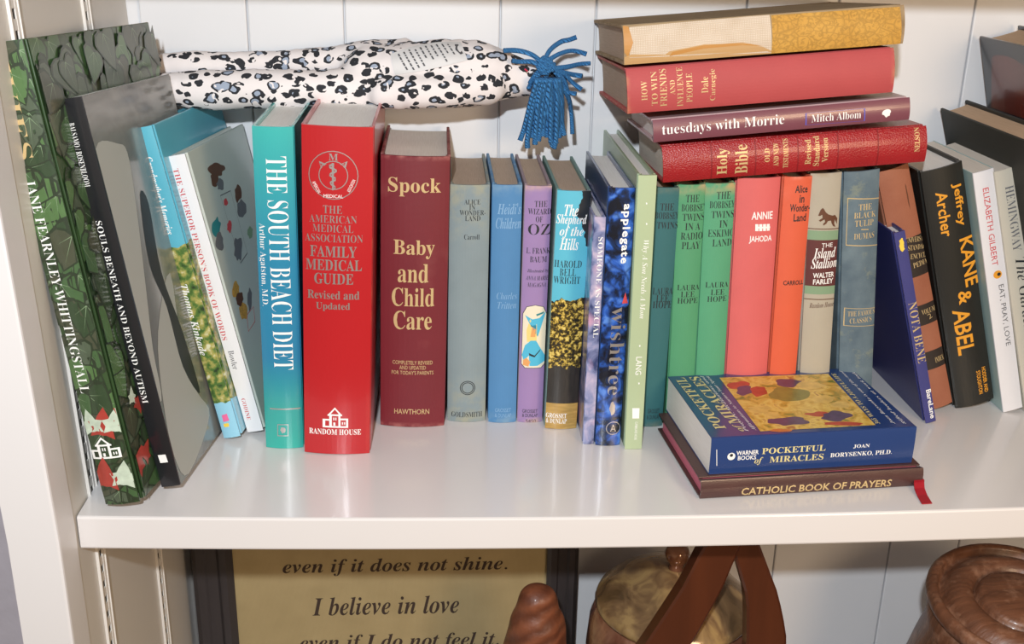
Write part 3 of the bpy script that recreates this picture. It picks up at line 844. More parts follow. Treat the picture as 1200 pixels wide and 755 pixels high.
  ('S', 'CLASSICS', 'R', 0.016, 0.0874, 0, 0.0179, 0.0043, 'gold')], 'poly': [('S', 'frame', 'gold', [(0.0031, 0.1877),
  (0.0281, 0.1853),
  (0.0282, 0.1474),
  (0.0027, 0.1499)]),
  ('S', 'frame', 'gold', [(0.0027, 0.0988),
  (0.0287, 0.0961),
  (0.0285, 0.081),
  (0.0024, 0.0837)]),
  ('S', 'p', 'gold', [(0.0137, 0.1625),
  (0.0197, 0.1619),
  (0.0197, 0.1612),
  (0.0137, 0.1618)])]},
'encyclopedia': {'P': (0.4015, 0.8149, -0.0039), 'lean': -18.5, 'yaw': 0, 'tip': 0, 'T': 0.0255, 'H': 0.2127, 'D': 0.1, 'text': [('S', 'UNIVERSAL', 'R', 0.0196, 0.1509, -13, 0.017, 0.0043, 'gold'),
  ('S', 'STANDARD', 'R', 0.0205, 0.144, -13, 0.0171, 0.0043, 'gold'),
  ('S', 'ENCYCLO-', 'R', 0.0209, 0.1365, -12, 0.0164, 0.0043, 'gold'),
  ('S', 'PEDIA', 'R', 0.0198, 0.1301, 0, 0.0123, 0.0044, 'gold'),
  ('S', 'VOLUME', 'R', 0.0202, 0.0884, 0, 0.0139, 0.0045, 'gold'),
  ('S', '2', 'R', 0.0193, 0.0833, 17, 0.0031, 0.0047, 'gold'),
  ('S', 'INDEX', 'R', 0.0208, 0.0435, 0, 0.0078, 0.0047, 'gold')], 'poly': [('S', 'band', 'blacklabel', [(0.0212, 0.1538),
  (0.0201, 0.1201)]),
  ('S', 'band', 'blacklabel', [(0.0179, 0.0951),
  (0.0183, 0.0772)]),
  ('S', 'band', 'blacklabel', [(0.0177, 0.0531),
  (0.0171, 0.0366)]),
  ('S', 'blot', 'brownink', [(0.0201, 0.198),
  (0.0191, 0.177)])]},
'note': {'P': (0.3935, 0.793, -0.0042), 'lean': -17.1, 'yaw': 0, 'tip': 0, 'T': 0.0088, 'H': 0.1677, 'D': 0.12, 'text': [('S', 'NOTA BENE', 'R', 0.0053, 0.0814, -90, 0.0533, 0.0067, 'gold'),
  ('S', 'BareLane', 'SB', 0.0065, 0.0166, -90, 0.0266, 0.0041, 'white')], 'poly': [('S', 'blot', 'yellowink', [(0.0029, 0.1627),
  (0.0065, 0.1559)]),
  ('S', 'blot', 'yellowink', [(0.0023, 0.1586),
  (0.0064, 0.151)])]},
'kane': {'P': (0.4305, 0.817, -0.0035), 'lean': -16.8, 'yaw': 0, 'tip': 0, 'T': 0.0335, 'H': 0.2097, 'D': 0.1, 'text': [('S', 'Jeffrey', 'SB', 0.0251, 0.1766, -90, 0.0359, 0.0087, 'orangeink'),
  ('S', 'Archer', 'SB', 0.0126, 0.1722, -90, 0.0375, 0.0088, 'orangeink'),
  ('S', 'KANE', 'SB', 0.0273, 0.1273, -90, 0.0418, 0.0116, 'orangeink'),
  ('S', '&', 'SB', 0.0197, 0.0986, -90, 0.0114, 0.0111, 'orangeink'),
  ('S', 'ABEL', 'SB', 0.0148, 0.0688, -90, 0.0411, 0.0135, 'orangeink'),
  ('S', 'HODDER AND', 'SB', 0.0269, 0.0205, -90, 0.0234, 0.0036, 'orangeink'),
  ('S', 'STOUGHTON', 'SB', 0.0218, 0.0197, -90, 0.0218, 0.0036, 'orangeink')], 'poly': []},
'eat': {'P': (0.4667, 0.8094, -0.0026), 'lean': -16.6, 'yaw': 0, 'tip': 0, 'T': 0.0165, 'H': 0.2104, 'D': 0.11, 'text': [('S', 'ELIZABETH GILBERT', 'S', 0.0082, 0.1639, -90, 0.0653, 0.0047, 'redink'),
  ('S', 'EAT, PRAY, LOVE', 'S', 0.0106, 0.0868, -90, 0.0544, 0.0048, 'greyink')], 'poly': [('S', 'disc', 'orangeink', [(0.0092, 0.1232),
  (0.0125, 0.1222)])]},
'heming': {'P': (0.485, 0.807, -0.002), 'lean': -17.2, 'yaw': 0, 'tip': 0, 'T': 0.0195, 'H': 0.2124, 'D': 0.1, 'text': [('S', 'HEMINGWAY', 'R', 0.0097, 0.1713, -90, 0.0545, 0.0067, 'greyink'),
  ('S', 'ERNEST', 'R', 0.019, 0.1693, -90, 0.0363, 0.006, 'greyink'),
  ('S', 'The Garden', 'I', 0.0111, 0.1055, -90, 0.0645, 0.0083, 'ink')], 'poly': []},
'black_tall': {'P': (0.506, 0.72, -0.001), 'lean': -19, 'yaw': 0, 'tip': 0, 'T': 0.024, 'H': 0.245, 'D': 0.205, 'text': [], 'poly': []},
'red_picture': {'P': (0.534, 0.72, -0.001), 'lean': -16, 'yaw': 0, 'tip': 0, 'T': 0.035, 'H': 0.303, 'D': 0.205, 'text': [], 'poly': []},
'bible': {'P': (0.358, 0.786, 0.2125), 'lean': -94.9, 'yaw': 0, 'tip': 2.5, 'T': 0.0272, 'H': 0.196, 'D': 0.125, 'text': [('S', 'Holy', 'B', 0.0129, 0.1514, 0, 0.0194, 0.0095, 'gold'),
  ('S', 'Bible', 'B', 0.0134, 0.1381, 0, 0.0213, 0.0095, 'gold'),
  ('S', 'OLD', 'B', 0.015, 0.1192, 0, 0.01, 0.0038, 'gold'),
  ('S', 'AND NEW', 'B', 0.0148, 0.1125, 0, 0.0169, 0.0038, 'gold'),
  ('S', 'TESTAMENTS', 'B', 0.0151, 0.1053, 0, 0.0213, 0.0038, 'gold'),
  ('S', 'Revised', 'B', 0.0148, 0.0888, 0, 0.0182, 0.0045, 'gold'),
  ('S', 'Standard', 'B', 0.0149, 0.0825, 0, 0.022, 0.0045, 'gold'),
  ('S', 'Version', 'B', 0.0153, 0.0761, 0, 0.0176, 0.0045, 'gold'),
  ('S', 'NELSON', 'B', 0.0175, 0.0075, 0, 0.0176, 0.0039, 'gold')], 'poly': [('S', 'cross', 'darkred', [(0.032, 0.1606),
  (0.0319, 0.1596)]),
  ('S', 'cross', 'darkred', [(0.0294, 0.128),
  (0.0294, 0.1271)]),
  ('S', 'cross', 'darkred', [(0.027, 0.0965),
  (0.0269, 0.0956)]),
  ('S', 'cross', 'darkred', [(0.0246, 0.0668),
  (0.0246, 0.0659)]),
  ('S', 'cross', 'darkred', [(0.0223, 0.037),
  (0.0222, 0.036)])]},
'morrie': {'P': (0.3405, 0.785, 0.244), 'lean': -95.5, 'yaw': 0, 'tip': 2.5, 'T': 0.0165, 'H': 0.188, 'D': 0.118, 'text': [('S', 'tuesdays with Morrie', 'R', 0.008, 0.1371, -90, 0.089, 0.0092, 'white'),
  ('S', 'Mitch Albom', 'R', 0.0074, 0.0544, -90, 0.0364, 0.0056, 'white')], 'poly': [('S', 'frame', 'violetink', [(0.003, 0.077),
  (0.0116, 0.077),
  (0.0114, 0.0332),
  (0.0022, 0.033)]),
  ('S', 'blot', 'white', [(0.0035, 0.0204),
  (0.0097, 0.0143)])]},
'friends': {'P': (0.324, 0.78, 0.264), 'lean': -95.1, 'yaw': 0, 'tip': 3, 'T': 0.032, 'H': 0.192, 'D': 0.15, 'text': [('S', 'HOW', 'R', 0.0159, 0.1799, 0, 0.0136, 0.0043, 'gold'),
  ('S', 'TO WIN', 'R', 0.0168, 0.1726, 0, 0.0237, 0.0043, 'gold'),
  ('S', 'FRIENDS', 'R', 0.0168, 0.1662, 0, 0.0261, 0.0049, 'gold'),
  ('S', 'AND', 'R', 0.0167, 0.1598, 0, 0.0101, 0.0037, 'gold'),
  ('S', 'INFLUENCE', 'R', 0.0165, 0.1543, 0, 0.0273, 0.0043, 'gold'),
  ('S', 'PEOPLE', 'R', 0.0154, 0.1477, 0, 0.0202, 0.0043, 'gold'),
  ('S', 'Dale', 'R', 0.0166, 0.1367, 0, 0.0113, 0.0049, 'gold'),
  ('S', 'Carnegie', 'R', 0.0161, 0.1306, 0, 0.022, 0.0049, 'gold')], 'poly': []},
'tan': {'P': (0.3265, 0.78, 0.2982), 'lean': -94.9, 'yaw': 0, 'tip': 3.5, 'T': 0.0272, 'H': 0.199, 'D': 0.152, 'text': [], 'poly': [('S', 'linen', 'linen', [(0.0257, 0.1943),
  (0.0271, 0.0956),
  (0.001, 0.0944),
  (0.005, 0.1951)]),
  ('S', 'p', 'ochre', [(0.0265, 0.0944),
  (0.0257, 0.0032),
  (0.0, 0.0017),
  (-0.0013, 0.0944)]),
  ('S', 'p', 'tornflap', [(0.0272, 0.1996),
  (0.0263, 0.1949),
  (0.0152, 0.1923),
  (0.0051, 0.1963),
  (0.0099, 0.1991)]),
  ('S', 'p', 'tornpaper', [(0.0001, 0.2001),
  (0.0053, 0.1999),
  (0.0072, 0.1938),
  (0.0054, 0.1699),
  (0.0075, 0.1668),
  (0.0104, 0.1427),
  (0.009, 0.1156),
  (0.0055, 0.1005),
  (0.0022, 0.0944),
  (-0.0019, 0.0944)]),
  ('S', 'p', 'tornflap', [(0.004, 0.1669),
  (0.0068, 0.165),
  (0.0098, 0.1427),
  (0.0096, 0.1156),
  (0.0061, 0.1005),
  (0.0078, 0.1156),
  (0.0075, 0.1427),
  (0.0048, 0.1609)])]},
'prayers': {'P': (0.3469, 0.6898, -0.0046), 'lean': -90.3, 'yaw': -4.6, 'tip': 0, 'T': 0.0145, 'H': 0.166, 'D': 0.114, 'text': [('S', 'CATHOLIC BOOK OF PRAYERS', 'SB', 0.0044, 0.0799, -90, 0.1125, 0.0063, 'gold')], 'poly': []},
'pocket': {'P': (0.3409, 0.6985, 0.0098), 'lean': -90.3, 'yaw': -4.9, 'tip': 0, 'T': 0.029, 'H': 0.153, 'D': 0.111, 'text': [('S', 'POCKETFUL', 'B', 0.0168, 0.0916, -90, 0.0474, 0.0048, 'palegold'),
  ('S', 'of', 'BI', 0.0091, 0.1171, -90, 0.0063, 0.0062, 'palegold'),
  ('S', 'MIRACLES', 'B', 0.0097, 0.0888, -90, 0.0402, 0.0049, 'palegold'),
  ('S', 'WARNER', 'SB', 0.0164, 0.1259, -90, 0.0164, 0.0034, 'white'),
  ('S', 'BOOKS', 'SB', 0.0124, 0.126, -90, 0.0135, 0.0034, 'white'),
  ('S', 'JOAN', 'B', 0.0164, 0.0408, -90, 0.0123, 0.0031, 'white'),
  ('S', 'BORYSENKO, PH.D.', 'B', 0.0102, 0.0402, -90, 0.0468, 0.0039, 'white'),
  ('F', 'POCKETFUL', 'B', 0.0605, 0.1433, 2, 0.0935, 0.0084, 'palegold'),
  ('F', 'MIRACLES', 'B', 0.0642, 0.1308, 3, 0.087, 0.0084, 'palegold'),
  ('F', 'of', 'BI', 0.0137, 0.1286, 5, 0.0114, 0.0061, 'palegold'),
  ('F', 'Prayers, Meditations, and', 'I', 0.058, 0.125, 1, 0.1011, 0.0032, 'white'),
  ('F', 'Affirmations to Nurture Your Spirit', 'I', 0.0581, 0.12, 2, 0.0999, 0.0032, 'white'),
  ('F', '365 WAYS TO A JOYFUL LIFE', 'B', 0.055, 0.0223, -4, 0.0933, 0.0039, 'palegold'),
  ('F', 'Joan Borysenko is one of the most', 'I', 0.0565, 0.0125, -2, 0.0988, 0.0033, 'white'),
  ('F', 'gifted healers at work today', 'I', 0.0573, 0.0042, -3, 0.1023, 0.0033, 'white')], 'poly': [('S', 'disc', 'white', [(0.0141, 0.1377),
  (0.0139, 0.1348)]),
  ('S', 'p', 'white', [(0.0201, 0.1491),
  (0.0201, 0.1486),
  (0.0073, 0.1475),
  (0.0073, 0.148)]),
  ('F', 'p', 'picture', [(0.1036, 0.1132),
  (0.1011, 0.0236),
  (0.0067, 0.0286),
  (0.0065, 0.1153)]),
  ('F', 'ps', 'pf_red', [(0.0862, 0.0947),
  (0.0832, 0.0968),
  (0.0814, 0.1001),
  (0.0793, 0.1036),
  (0.0807, 0.1067),
  (0.0813, 0.1107),
  (0.0844, 0.1123),
  (0.0882, 0.1124),
  (0.0918, 0.1097),
  (0.0932, 0.1056),
  (0.0935, 0.1021),
  (0.0952, 0.0978),
  (0.0933, 0.0945),
  (0.09, 0.0929)]),
  ('F', 'ps', 'pf_purple', [(0.0764, 0.0954),
  (0.0724, 0.0971),
  (0.0709, 0.1003),
  (0.0694, 0.103),
  (0.0676, 0.1065),
  (0.0698, 0.1086),
  (0.0733, 0.1097),
  (0.0777, 0.1072),
  (0.0819, 0.1061),
  (0.085, 0.103),
  (0.086, 0.0998),
  (0.086, 0.0968),
  (0.0844, 0.0944),
  (0.0798, 0.0957)]),
  ('F', 'ps', 'pf_red', [(0.0736, 0.0852),
  (0.0691, 0.0867),
  (0.0672, 0.0903),
  (0.0657, 0.0933),
  (0.0646, 0.0968),
  (0.0682, 0.0976),
  (0.0713, 0.0981),
  (0.0749, 0.0969),
  (0.0796, 0.0965),
  (0.0824, 0.093),
  (0.0835, 0.0897),
  (0.0822, 0.0873),
  (0.0816, 0.0843),
  (0.0774, 0.0848)]),
  ('F', 'ps', 'pf_green', [(0.0635, 0.0546),
  (0.0576, 0.0594),
  (0.0544, 0.066),
  (0.0538, 0.0722),
  (0.0538, 0.0779),
  (0.057, 0.0816),
  (0.0607, 0.0861),
  (0.0672, 0.0864),
  (0.0728, 0.0809),
  (0.0789, 0.0757),
  (0.08, 0.0681),
  (0.0761, 0.0633),
  (0.0744, 0.0581),
  (0.0705, 0.0528)]),
  ('F', 'ps', 'pf_purple', [(0.0861, 0.0506),
  (0.0823, 0.0519),
  (0.0816, 0.0578),
  (0.0784, 0.0622),
  (0.0797, 0.0673),
  (0.0821, 0.0709),
  (0.0852, 0.0725),
  (0.0885, 0.0712),
  (0.0923, 0.0708),
  (0.0956, 0.0669),
  (0.0947, 0.061),
  (0.0943, 0.0565),
  (0.0918, 0.0538),
  (0.0895, 0.051)]),
  ('F', 'ps', 'pf_yellow', [(0.0792, 0.0345),
  (0.0764, 0.0393),
  (0.0743, 0.0431),
  (0.0736, 0.0476),
  (0.0729, 0.0526),
  (0.0756, 0.0554),
  (0.0785, 0.057),
  (0.082, 0.0581),
  (0.0854, 0.0553),
  (0.0884, 0.0513),
  (0.0885, 0.046),
  (0.0871, 0.042),
  (0.0855, 0.0387),
  (0.0826, 0.0377)]),
  ('F', 'ps', 'pf_purple', [(0.0186, 0.0743),
  (0.0153, 0.0752),
  (0.014, 0.0815),
  (0.0143, 0.0878),
  (0.0133, 0.0949),
  (0.0165, 0.0982),
  (0.0186, 0.1046),
  (0.0221, 0.104),
  (0.0254, 0.102),
  (0.0258, 0.0944),
  (0.0263, 0.0888),
  (0.0272, 0.0817),
  (0.0248, 0.0762),
  (0.0214, 0.0766)]),
  ('F', 'ps', 'pf_yellow', [(0.0416, 0.0937),
  (0.0393, 0.097),
  (0.0356, 0.0988),
  (0.0359, 0.1032),
  (0.0362, 0.1069),
  (0.0374, 0.1105),
  (0.0404, 0.1118),
  (0.0435, 0.1099),
  (0.0472, 0.1103),
  (0.0476, 0.1053),
  (0.049, 0.102),
  (0.048, 0.099),
  (0.0466, 0.0965),
  (0.0449, 0.0931)]),
  ('F', 'ps', 'pf_yellow', [(0.0538, 0.0399),
  (0.051, 0.0415),
  (0.0486, 0.0445),
  (0.0463, 0.0487),
  (0.0482, 0.0522),
  (0.0488, 0.0567),
  (0.0525, 0.0564),
  (0.0556, 0.055),
  (0.059, 0.0544),
  (0.0609, 0.0504),
  (0.0607, 0.0466),
  (0.062, 0.0422),
  (0.0593, 0.0402),
  (0.0571, 0.0375)]),
  ('F', 'ps', 'pf_red', [(0.0273, 0.0488),
  (0.0263, 0.0532),
  (0.0246, 0.0551),
  (0.025, 0.06),
  (0.0251, 0.0646),
  (0.0265, 0.0681),
  (0.0281, 0.0698),
  (0.0301, 0.0727),
  (0.032, 0.071),
  (0.032, 0.0651),
  (0.0338, 0.0615),
  (0.0328, 0.056),
  (0.0306, 0.0539),
  (0.0293, 0.0494)]),
  ('F', 'ps', 'pf_purple', [(0.0231, 0.0383),
  (0.0206, 0.0437),
  (0.0187, 0.0473),
  (0.0155, 0.0517),
  (0.0161, 0.057),
  (0.0188, 0.0605),
  (0.0218, 0.0634),
  (0.0256, 0.0598),
  (0.0291, 0.0586),
  (0.0306, 0.054),
  (0.034, 0.0493),
  (0.0323, 0.0445),
  (0.0294, 0.0421),
  (0.0271, 0.0381)]),
  ('F', 'ps', 'pf_red', [(0.0098, 0.0367),
  (0.0087, 0.039),
  (0.0072, 0.0409),
  (0.008, 0.0482),
  (0.0089, 0.0538),
  (0.0101, 0.0581),
  (0.0115, 0.0649),
  (0.013, 0.0641),
  (0.0148, 0.0641),
  (0.0153, 0.0584),
  (0.015, 0.0516),
  (0.014, 0.0455),
  (0.0127, 0.0412),
  (0.0113, 0.0377)]),
  ('F', 'ps', 'pf_yellow', [(0.0308, 0.0912),
  (0.0279, 0.0916),
  (0.0269, 0.0949),
  (0.0253, 0.0977),
  (0.0261, 0.1004),
  (0.0271, 0.1031),
  (0.03, 0.1022),
  (0.0322, 0.1032),
  (0.0349, 0.1022),
  (0.0366, 0.0992),
  (0.0376, 0.0961),
  (0.0363, 0.0938),
  (0.0359, 0.0907),
  (0.0329, 0.0917)]),
  ('F', 'ps', 'pf_yellow', [(0.042, 0.0322),
  (0.0396, 0.0336),
  (0.0372, 0.0361),
  (0.038, 0.0398),
  (0.0384, 0.0425),
  (0.0393, 0.045),
  (0.041, 0.0477),
  (0.0437, 0.0468),
  (0.0461, 0.0449),
  (0.0478, 0.0418),
  (0.0494, 0.0382),
  (0.0486, 0.0346),
  (0.0464, 0.033),
  (0.0444, 0.0318)]),
  ('F', 'ps', 'pf_orange', [(0.0051, 0.0923),
  (0.004, 0.0939),
  (0.0036, 0.0968),
  (0.0037, 0.0998),
  (0.0039, 0.1026),
  (0.0047, 0.1049),
  (0.0057, 0.1075),
  (0.007, 0.1084),
  (0.008, 0.1063),
  (0.009, 0.1045),
  (0.009, 0.1009),
  (0.008, 0.0981),
  (0.0075, 0.0954),
  (0.0065, 0.0923)])]},
}
DOLL = [[(-0.2088, 0.872, 0.2484, 0.0125), (-0.1908, 0.872, 0.2479, 0.0158), (-0.1421, 0.872, 0.2484, 0.016), (-0.0901, 0.874, 0.2493, 0.0155), (-0.0574, 0.878, 0.2517, 0.018), (-0.031, 0.885, 0.2562, 0.022)], [(-0.2172, 0.905, 0.2602, 0.0115), (-0.1932, 0.905, 0.2618, 0.0125), (-0.133, 0.905, 0.2625, 0.0115), (-0.0855, 0.903, 0.2652, 0.0135), (-0.0513, 0.895, 0.2653, 0.02)], [(-0.0576, 0.885, 0.2599, 0.021), (-0.0309, 0.885, 0.2589, 0.025), (0.0025, 0.885, 0.2606, 0.0275), (0.026, 0.883, 0.2611, 0.0265), (0.0461, 0.882, 0.2601, 0.02), (0.0642, 0.88, 0.2586, 0.015), (0.0828, 0.876, 0.2573, 0.0115), (0.0908, 0.875, 0.2562, 0.009)], [(-0.0421, 0.863, 0.2488, 0.013), (-0.0205, 0.86, 0.2494, 0.0135), (0.009, 0.861, 0.2502, 0.0135), (0.0355, 0.868, 0.254, 0.016)], [(-0.0704, 0.902, 0.2722, 0.0095), (-0.0515, 0.902, 0.2764, 0.009), (-0.0278, 0.898, 0.2745, 0.012)]]
YARN = [[(0.0787, 0.858, 0.2727), (0.0835, 0.856, 0.2819), (0.0916, 0.854, 0.2879), (0.099, 0.852, 0.2901), (0.1039, 0.85, 0.2922)], [(0.0806, 0.858, 0.274), (0.0901, 0.856, 0.2794), (0.1009, 0.854, 0.2817), (0.1125, 0.852, 0.2795)], [(0.086, 0.858, 0.2689), (0.097, 0.856, 0.2699), (0.1065, 0.854, 0.2716), (0.1147, 0.852, 0.2725)], [(0.0781, 0.858, 0.2727), (0.0699, 0.856, 0.2786), (0.0593, 0.854, 0.2812), (0.0482, 0.852, 0.2813)], [(0.0768, 0.858, 0.2707), (0.0687, 0.856, 0.2734), (0.0608, 0.854, 0.273), (0.0541, 0.852, 0.2738)], [(0.0874, 0.858, 0.2676), (0.0965, 0.856, 0.2654), (0.1029, 0.854, 0.2632), (0.1086, 0.852, 0.2629)], [(0.0874, 0.858, 0.2676), (0.0965, 0.856, 0.2641), (0.1018, 0.854, 0.258), (0.1084, 0.852, 0.2525)], [(0.0874, 0.858, 0.2663), (0.0954, 0.856, 0.259), (0.0995, 0.854, 0.2502), (0.1045, 0.852, 0.2492)], [(0.0807, 0.858, 0.2714), (0.0754, 0.856, 0.2665), (0.0715, 0.854, 0.2616), (0.0688, 0.852, 0.2567)], [(0.0794, 0.858, 0.2701), (0.0755, 0.856, 0.2626), (0.0703, 0.854, 0.257), (0.0676, 0.852, 0.2528)], [(0.0833, 0.858, 0.2714), (0.0886, 0.856, 0.2666), (0.0925, 0.854, 0.2592), (0.0965, 0.852, 0.2518)], [(0.0821, 0.858, 0.2689), (0.0808, 0.856, 0.2614), (0.0781, 0.854, 0.2578), (0.0768, 0.852, 0.2516)], [(0.091, 0.858, 0.2593), (0.0997, 0.856, 0.2499), (0.1045, 0.854, 0.2404), (0.1054, 0.852, 0.2276)], [(0.0739, 0.852, 0.2619), (0.0702, 0.85, 0.2473), (0.0669, 0.852, 0.2273), (0.0638, 0.853, 0.2218)], [(0.0765, 0.852, 0.2619), (0.0728, 0.85, 0.2473), (0.0697, 0.852, 0.2214), (0.0699, 0.853, 0.2159)], [(0.0778, 0.852, 0.2619), (0.0755, 0.85, 0.2473), (0.0735, 0.852, 0.2293), (0.0724, 0.853, 0.2239)], [(0.0791, 0.852, 0.2619), (0.0768, 0.85, 0.2473), (0.0763, 0.852, 0.2241), (0.0758, 0.853, 0.2186)], [(0.0805, 0.852, 0.2619), (0.0794, 0.85, 0.2474), (0.0788, 0.852, 0.2267), (0.0784, 0.853, 0.2213)], [(0.0824, 0.852, 0.2619), (0.082, 0.85, 0.2474), (0.0814, 0.852, 0.2307), (0.0823, 0.853, 0.2253)], [(0.0837, 0.852, 0.262), (0.0846, 0.85, 0.2474), (0.0847, 0.852, 0.2294), (0.0857, 0.853, 0.224)], [(0.0857, 0.852, 0.262), (0.0873, 0.85, 0.2474), (0.0883, 0.852, 0.2228), (0.0892, 0.853, 0.2173)], [(0.087, 0.852, 0.262), (0.0899, 0.85, 0.2475), (0.0915, 0.852, 0.2249), (0.0925, 0.853, 0.2194)], [(0.0883, 0.852, 0.262), (0.0919, 0.85, 0.2475), (0.094, 0.852, 0.2295), (0.095, 0.853, 0.224)], [(0.0903, 0.852, 0.262), (0.0938, 0.85, 0.2475), (0.0966, 0.852, 0.2315), (0.0982, 0.853, 0.2261)], [(0.0844, 0.852, 0.262), (0.0853, 0.85, 0.2474), (0.0868, 0.852, 0.2255), (0.0878, 0.853, 0.22)], [(0.0811, 0.852, 0.2619), (0.0781, 0.85, 0.2474), (0.0747, 0.852, 0.232), (0.0743, 0.853, 0.2265)], [(0.087, 0.852, 0.262), (0.0912, 0.85, 0.2475), (0.0958, 0.852, 0.2368), (0.0967, 0.853, 0.2313)], [(0.0785, 0.852, 0.2619), (0.0741, 0.85, 0.2473), (0.0714, 0.852, 0.2333), (0.0676, 0.853, 0.2278)], [(0.089, 0.852, 0.262), (0.0906, 0.85, 0.2475), (0.0923, 0.852, 0.2209), (0.0913, 0.853, 0.2154)]]
POEM = [[(-0.0351, 0.8, 0.2903), (-0.0108, 0.8, 0.2988), (0.0143, 0.8, 0.3003)], [(-0.0344, 0.8, 0.2809), (-0.0079, 0.8, 0.2883), (0.0174, 0.8, 0.2916)], [(-0.0322, 0.8, 0.2721), (-0.0049, 0.8, 0.2771), (0.0198, 0.8, 0.2839)]]
LOOP = [(-0.2375, 0.842, 0.2531), (-0.2324, 0.85, 0.257), (-0.2237, 0.853, 0.2586), (-0.2184, 0.856, 0.2551), (-0.2161, 0.857, 0.2493), (-0.2128, 0.857, 0.2429)]

# ---------------------------------------------------------------- the setting
def paint_fn(col, var=.03):
    def f(t):
        c = lin(col); d = tuple(v*(1-var) for v in c[:3])+(1,)
        t.color(t.mix(t.noise(6, 4), d, c)); t.bump(t.noise(60, 3), .05, .001)
    return f
M_WALL = mat('white_wall_paint', 'dcdee2', .38, fn=paint_fn('dfe0e3'))
M_SHELF = mat('white_gloss_shelf_paint', 'dedcdc', .22, .4, fn=paint_fn('dddada'))
M_SIDE = mat('side_panel_paint', 'd4cfc8', .4, fn=paint_fn('d2cdc6'))
M_METAL = mat('white_painted_metal', 'dedad4', .35)
M_SLOT_SHADE = mat('dark_slot_shade', '2a2826', .9)  # near-black colour for the painted shade in the slots
M_PLASTER = mat('lilac_plaster', 'b9b3bd', .9, fn=soft('b9b3bd', .12, 60, .9, 120))
YW = .935; XL = -.242; XR = .64
def sag(x): u = (x+.242)/.80; return max(0, .0065*4*u*(1-u))
def structure(o): o['kind'] = 'structure'; return o
bm = bmesh.new(); box(bm, (XL-.02, YW+.004, -.44), (XR+.02, YW+.02, .60)); wall = structure(obj('wall_back', bm, M_WALL))
edges = [XL, -.156, -.078, .0492, .1282, .2535, .3312, .4478, .5187, XR]
for a, b in zip(edges, edges[1:]):
    bm = bmesh.new(); box(bm, (a+.0006, YW, -.42), (b-.0006, YW+.0045, .58), .0012); obj('plank', bm, M_WALL, wall)
bm = bmesh.new(); box(bm, (XL-.018, .652, -.42), (XL, YW+.003, 0)); box(bm, (XL-.018, .652, 0), (XL, YW+.003, .58)); structure(obj('wall_left', bm, M_SIDE))
bm = bmesh.new(); box(bm, (XR, .652, -.42), (XR+.018, YW, .58)); structure(obj('wall_right', bm, M_SIDE))
def taper(o, k=.033):      # the old cabinet side leans outwards a little above the shelf
    for v in o.data.vertices: v.co.x -= k*max(0, v.co.z)
    return o
taper(bpy.data.objects['wall_left'])
# face frame stile, left
bm = bmesh.new(); loft(bm, [[(XL-.031, .622, z), (XL-.001, .622, z), (XL+.0004, .6226, z), (XL+.0008, .624, z), (XL+.0008, .6515, z), (XL-.031, .6515, z)] for z in (-.44, 0, .60)]); bmesh.ops.recalc_face_normals(bm, faces=bm.faces[:]); taper(structure(obj('trim_1', bm, mat('stile_paint', 'dcdadb', .35, fn=paint_fn('dddbdc')))))
bm = bmesh.new(); box(bm, (XR-.0008, .622, -.44), (XR+.031, .6515, .60), .0012); structure(obj('trim_2', bm, MATS['stile_paint']))
bm = bmesh.new(); box(bm, (-1.6, .80, -.6), (XL-.04, .82, .7)); structure(obj('wall_plaster', bm, M_PLASTER))
bm = bmesh.new(); box(bm, (-1.6, -1.6, -.62), (1.6, 1.0, -.60)); structure(obj('floor', bm, mat('wood_floor', '8a6848', .5, fn=soft('8a6848', .3, 4, .1))))
def shelf(name, z, label, sagging=True, front=.656):
    bm = bmesh.new(); n = 36; th = .0245
    rings = []
    for i in range(n+1):
        x = XL+.0012+(XR-XL-.0024)*i/n; s = sag(x) if sagging else 0
        e = .0016
        rings.append([(x, front+e, z-s), (x, front+e*.3, z-s-e*.3), (x, front, z-s-e), (x, front, z-s-th+e), (x, front+e*.3, z-s-th+e*.3), (x, front+e, z-s-th), (x, YW-.0008, z-s-th), (x, YW-.0008, z-s)])
    loft(bm, rings)
    bmesh.ops.recalc_face_normals(bm, faces=bm.faces[:])
    o = obj(name, bm, M_SHELF); return tag(o, label, 'shelf')
shelf('bookcase_shelf', 0, 'white gloss-painted shelf board in the middle that carries the row of books')
shelf('bookcase_shelf', .4015, 'white shelf board above the books, out of the picture', False)
shelf('bookcase_shelf', -.40, 'white shelf board below, under the framed verse and jar', False)
# slotted metal shelf standards on the left side
for y, lab in ((.684, 'slotted white metal shelf standard on the left side panel, nearest the front'), (.822, 'slotted white metal shelf standard on the left side panel, deeper inside near the back wall')):
    bm = bmesh.new()
    for za, zb in ((-.395, 0), (0, .35)):
        box(bm, (XL+.0001, y, za), (XL+.0014, y+.0048, zb)); box(bm, (XL+.0001, y+.0108, za), (XL+.0014, y+.0156, zb)); box(bm, (XL+.0001, y, za), (XL+.0022, y+.0010, zb)); box(bm, (XL+.0001, y+.0146, za), (XL+.0022, y+.0156, zb))
    z = -.39
    while z < .345:
        box(bm, (XL+.0001, y+.0047, z), (XL+.0011, y+.0109, z+.0066)); z += .0127
    std = taper(obj('shelf_standard', bm, M_METAL)); tag(std, lab, 'shelf standard', 'slotted shelf standards')
    bm = bmesh.new(); box(bm, (XL-.0002, y+.0047, -.395), (XL+.0004, y+.0109, 0)); box(bm, (XL-.0002, y+.0047, 0), (XL+.0004, y+.0109, .35)); taper(obj('slot_shade', bm, M_SLOT_SHADE, std))  # flat dark strip behind the rungs, painted in as the slots' shade

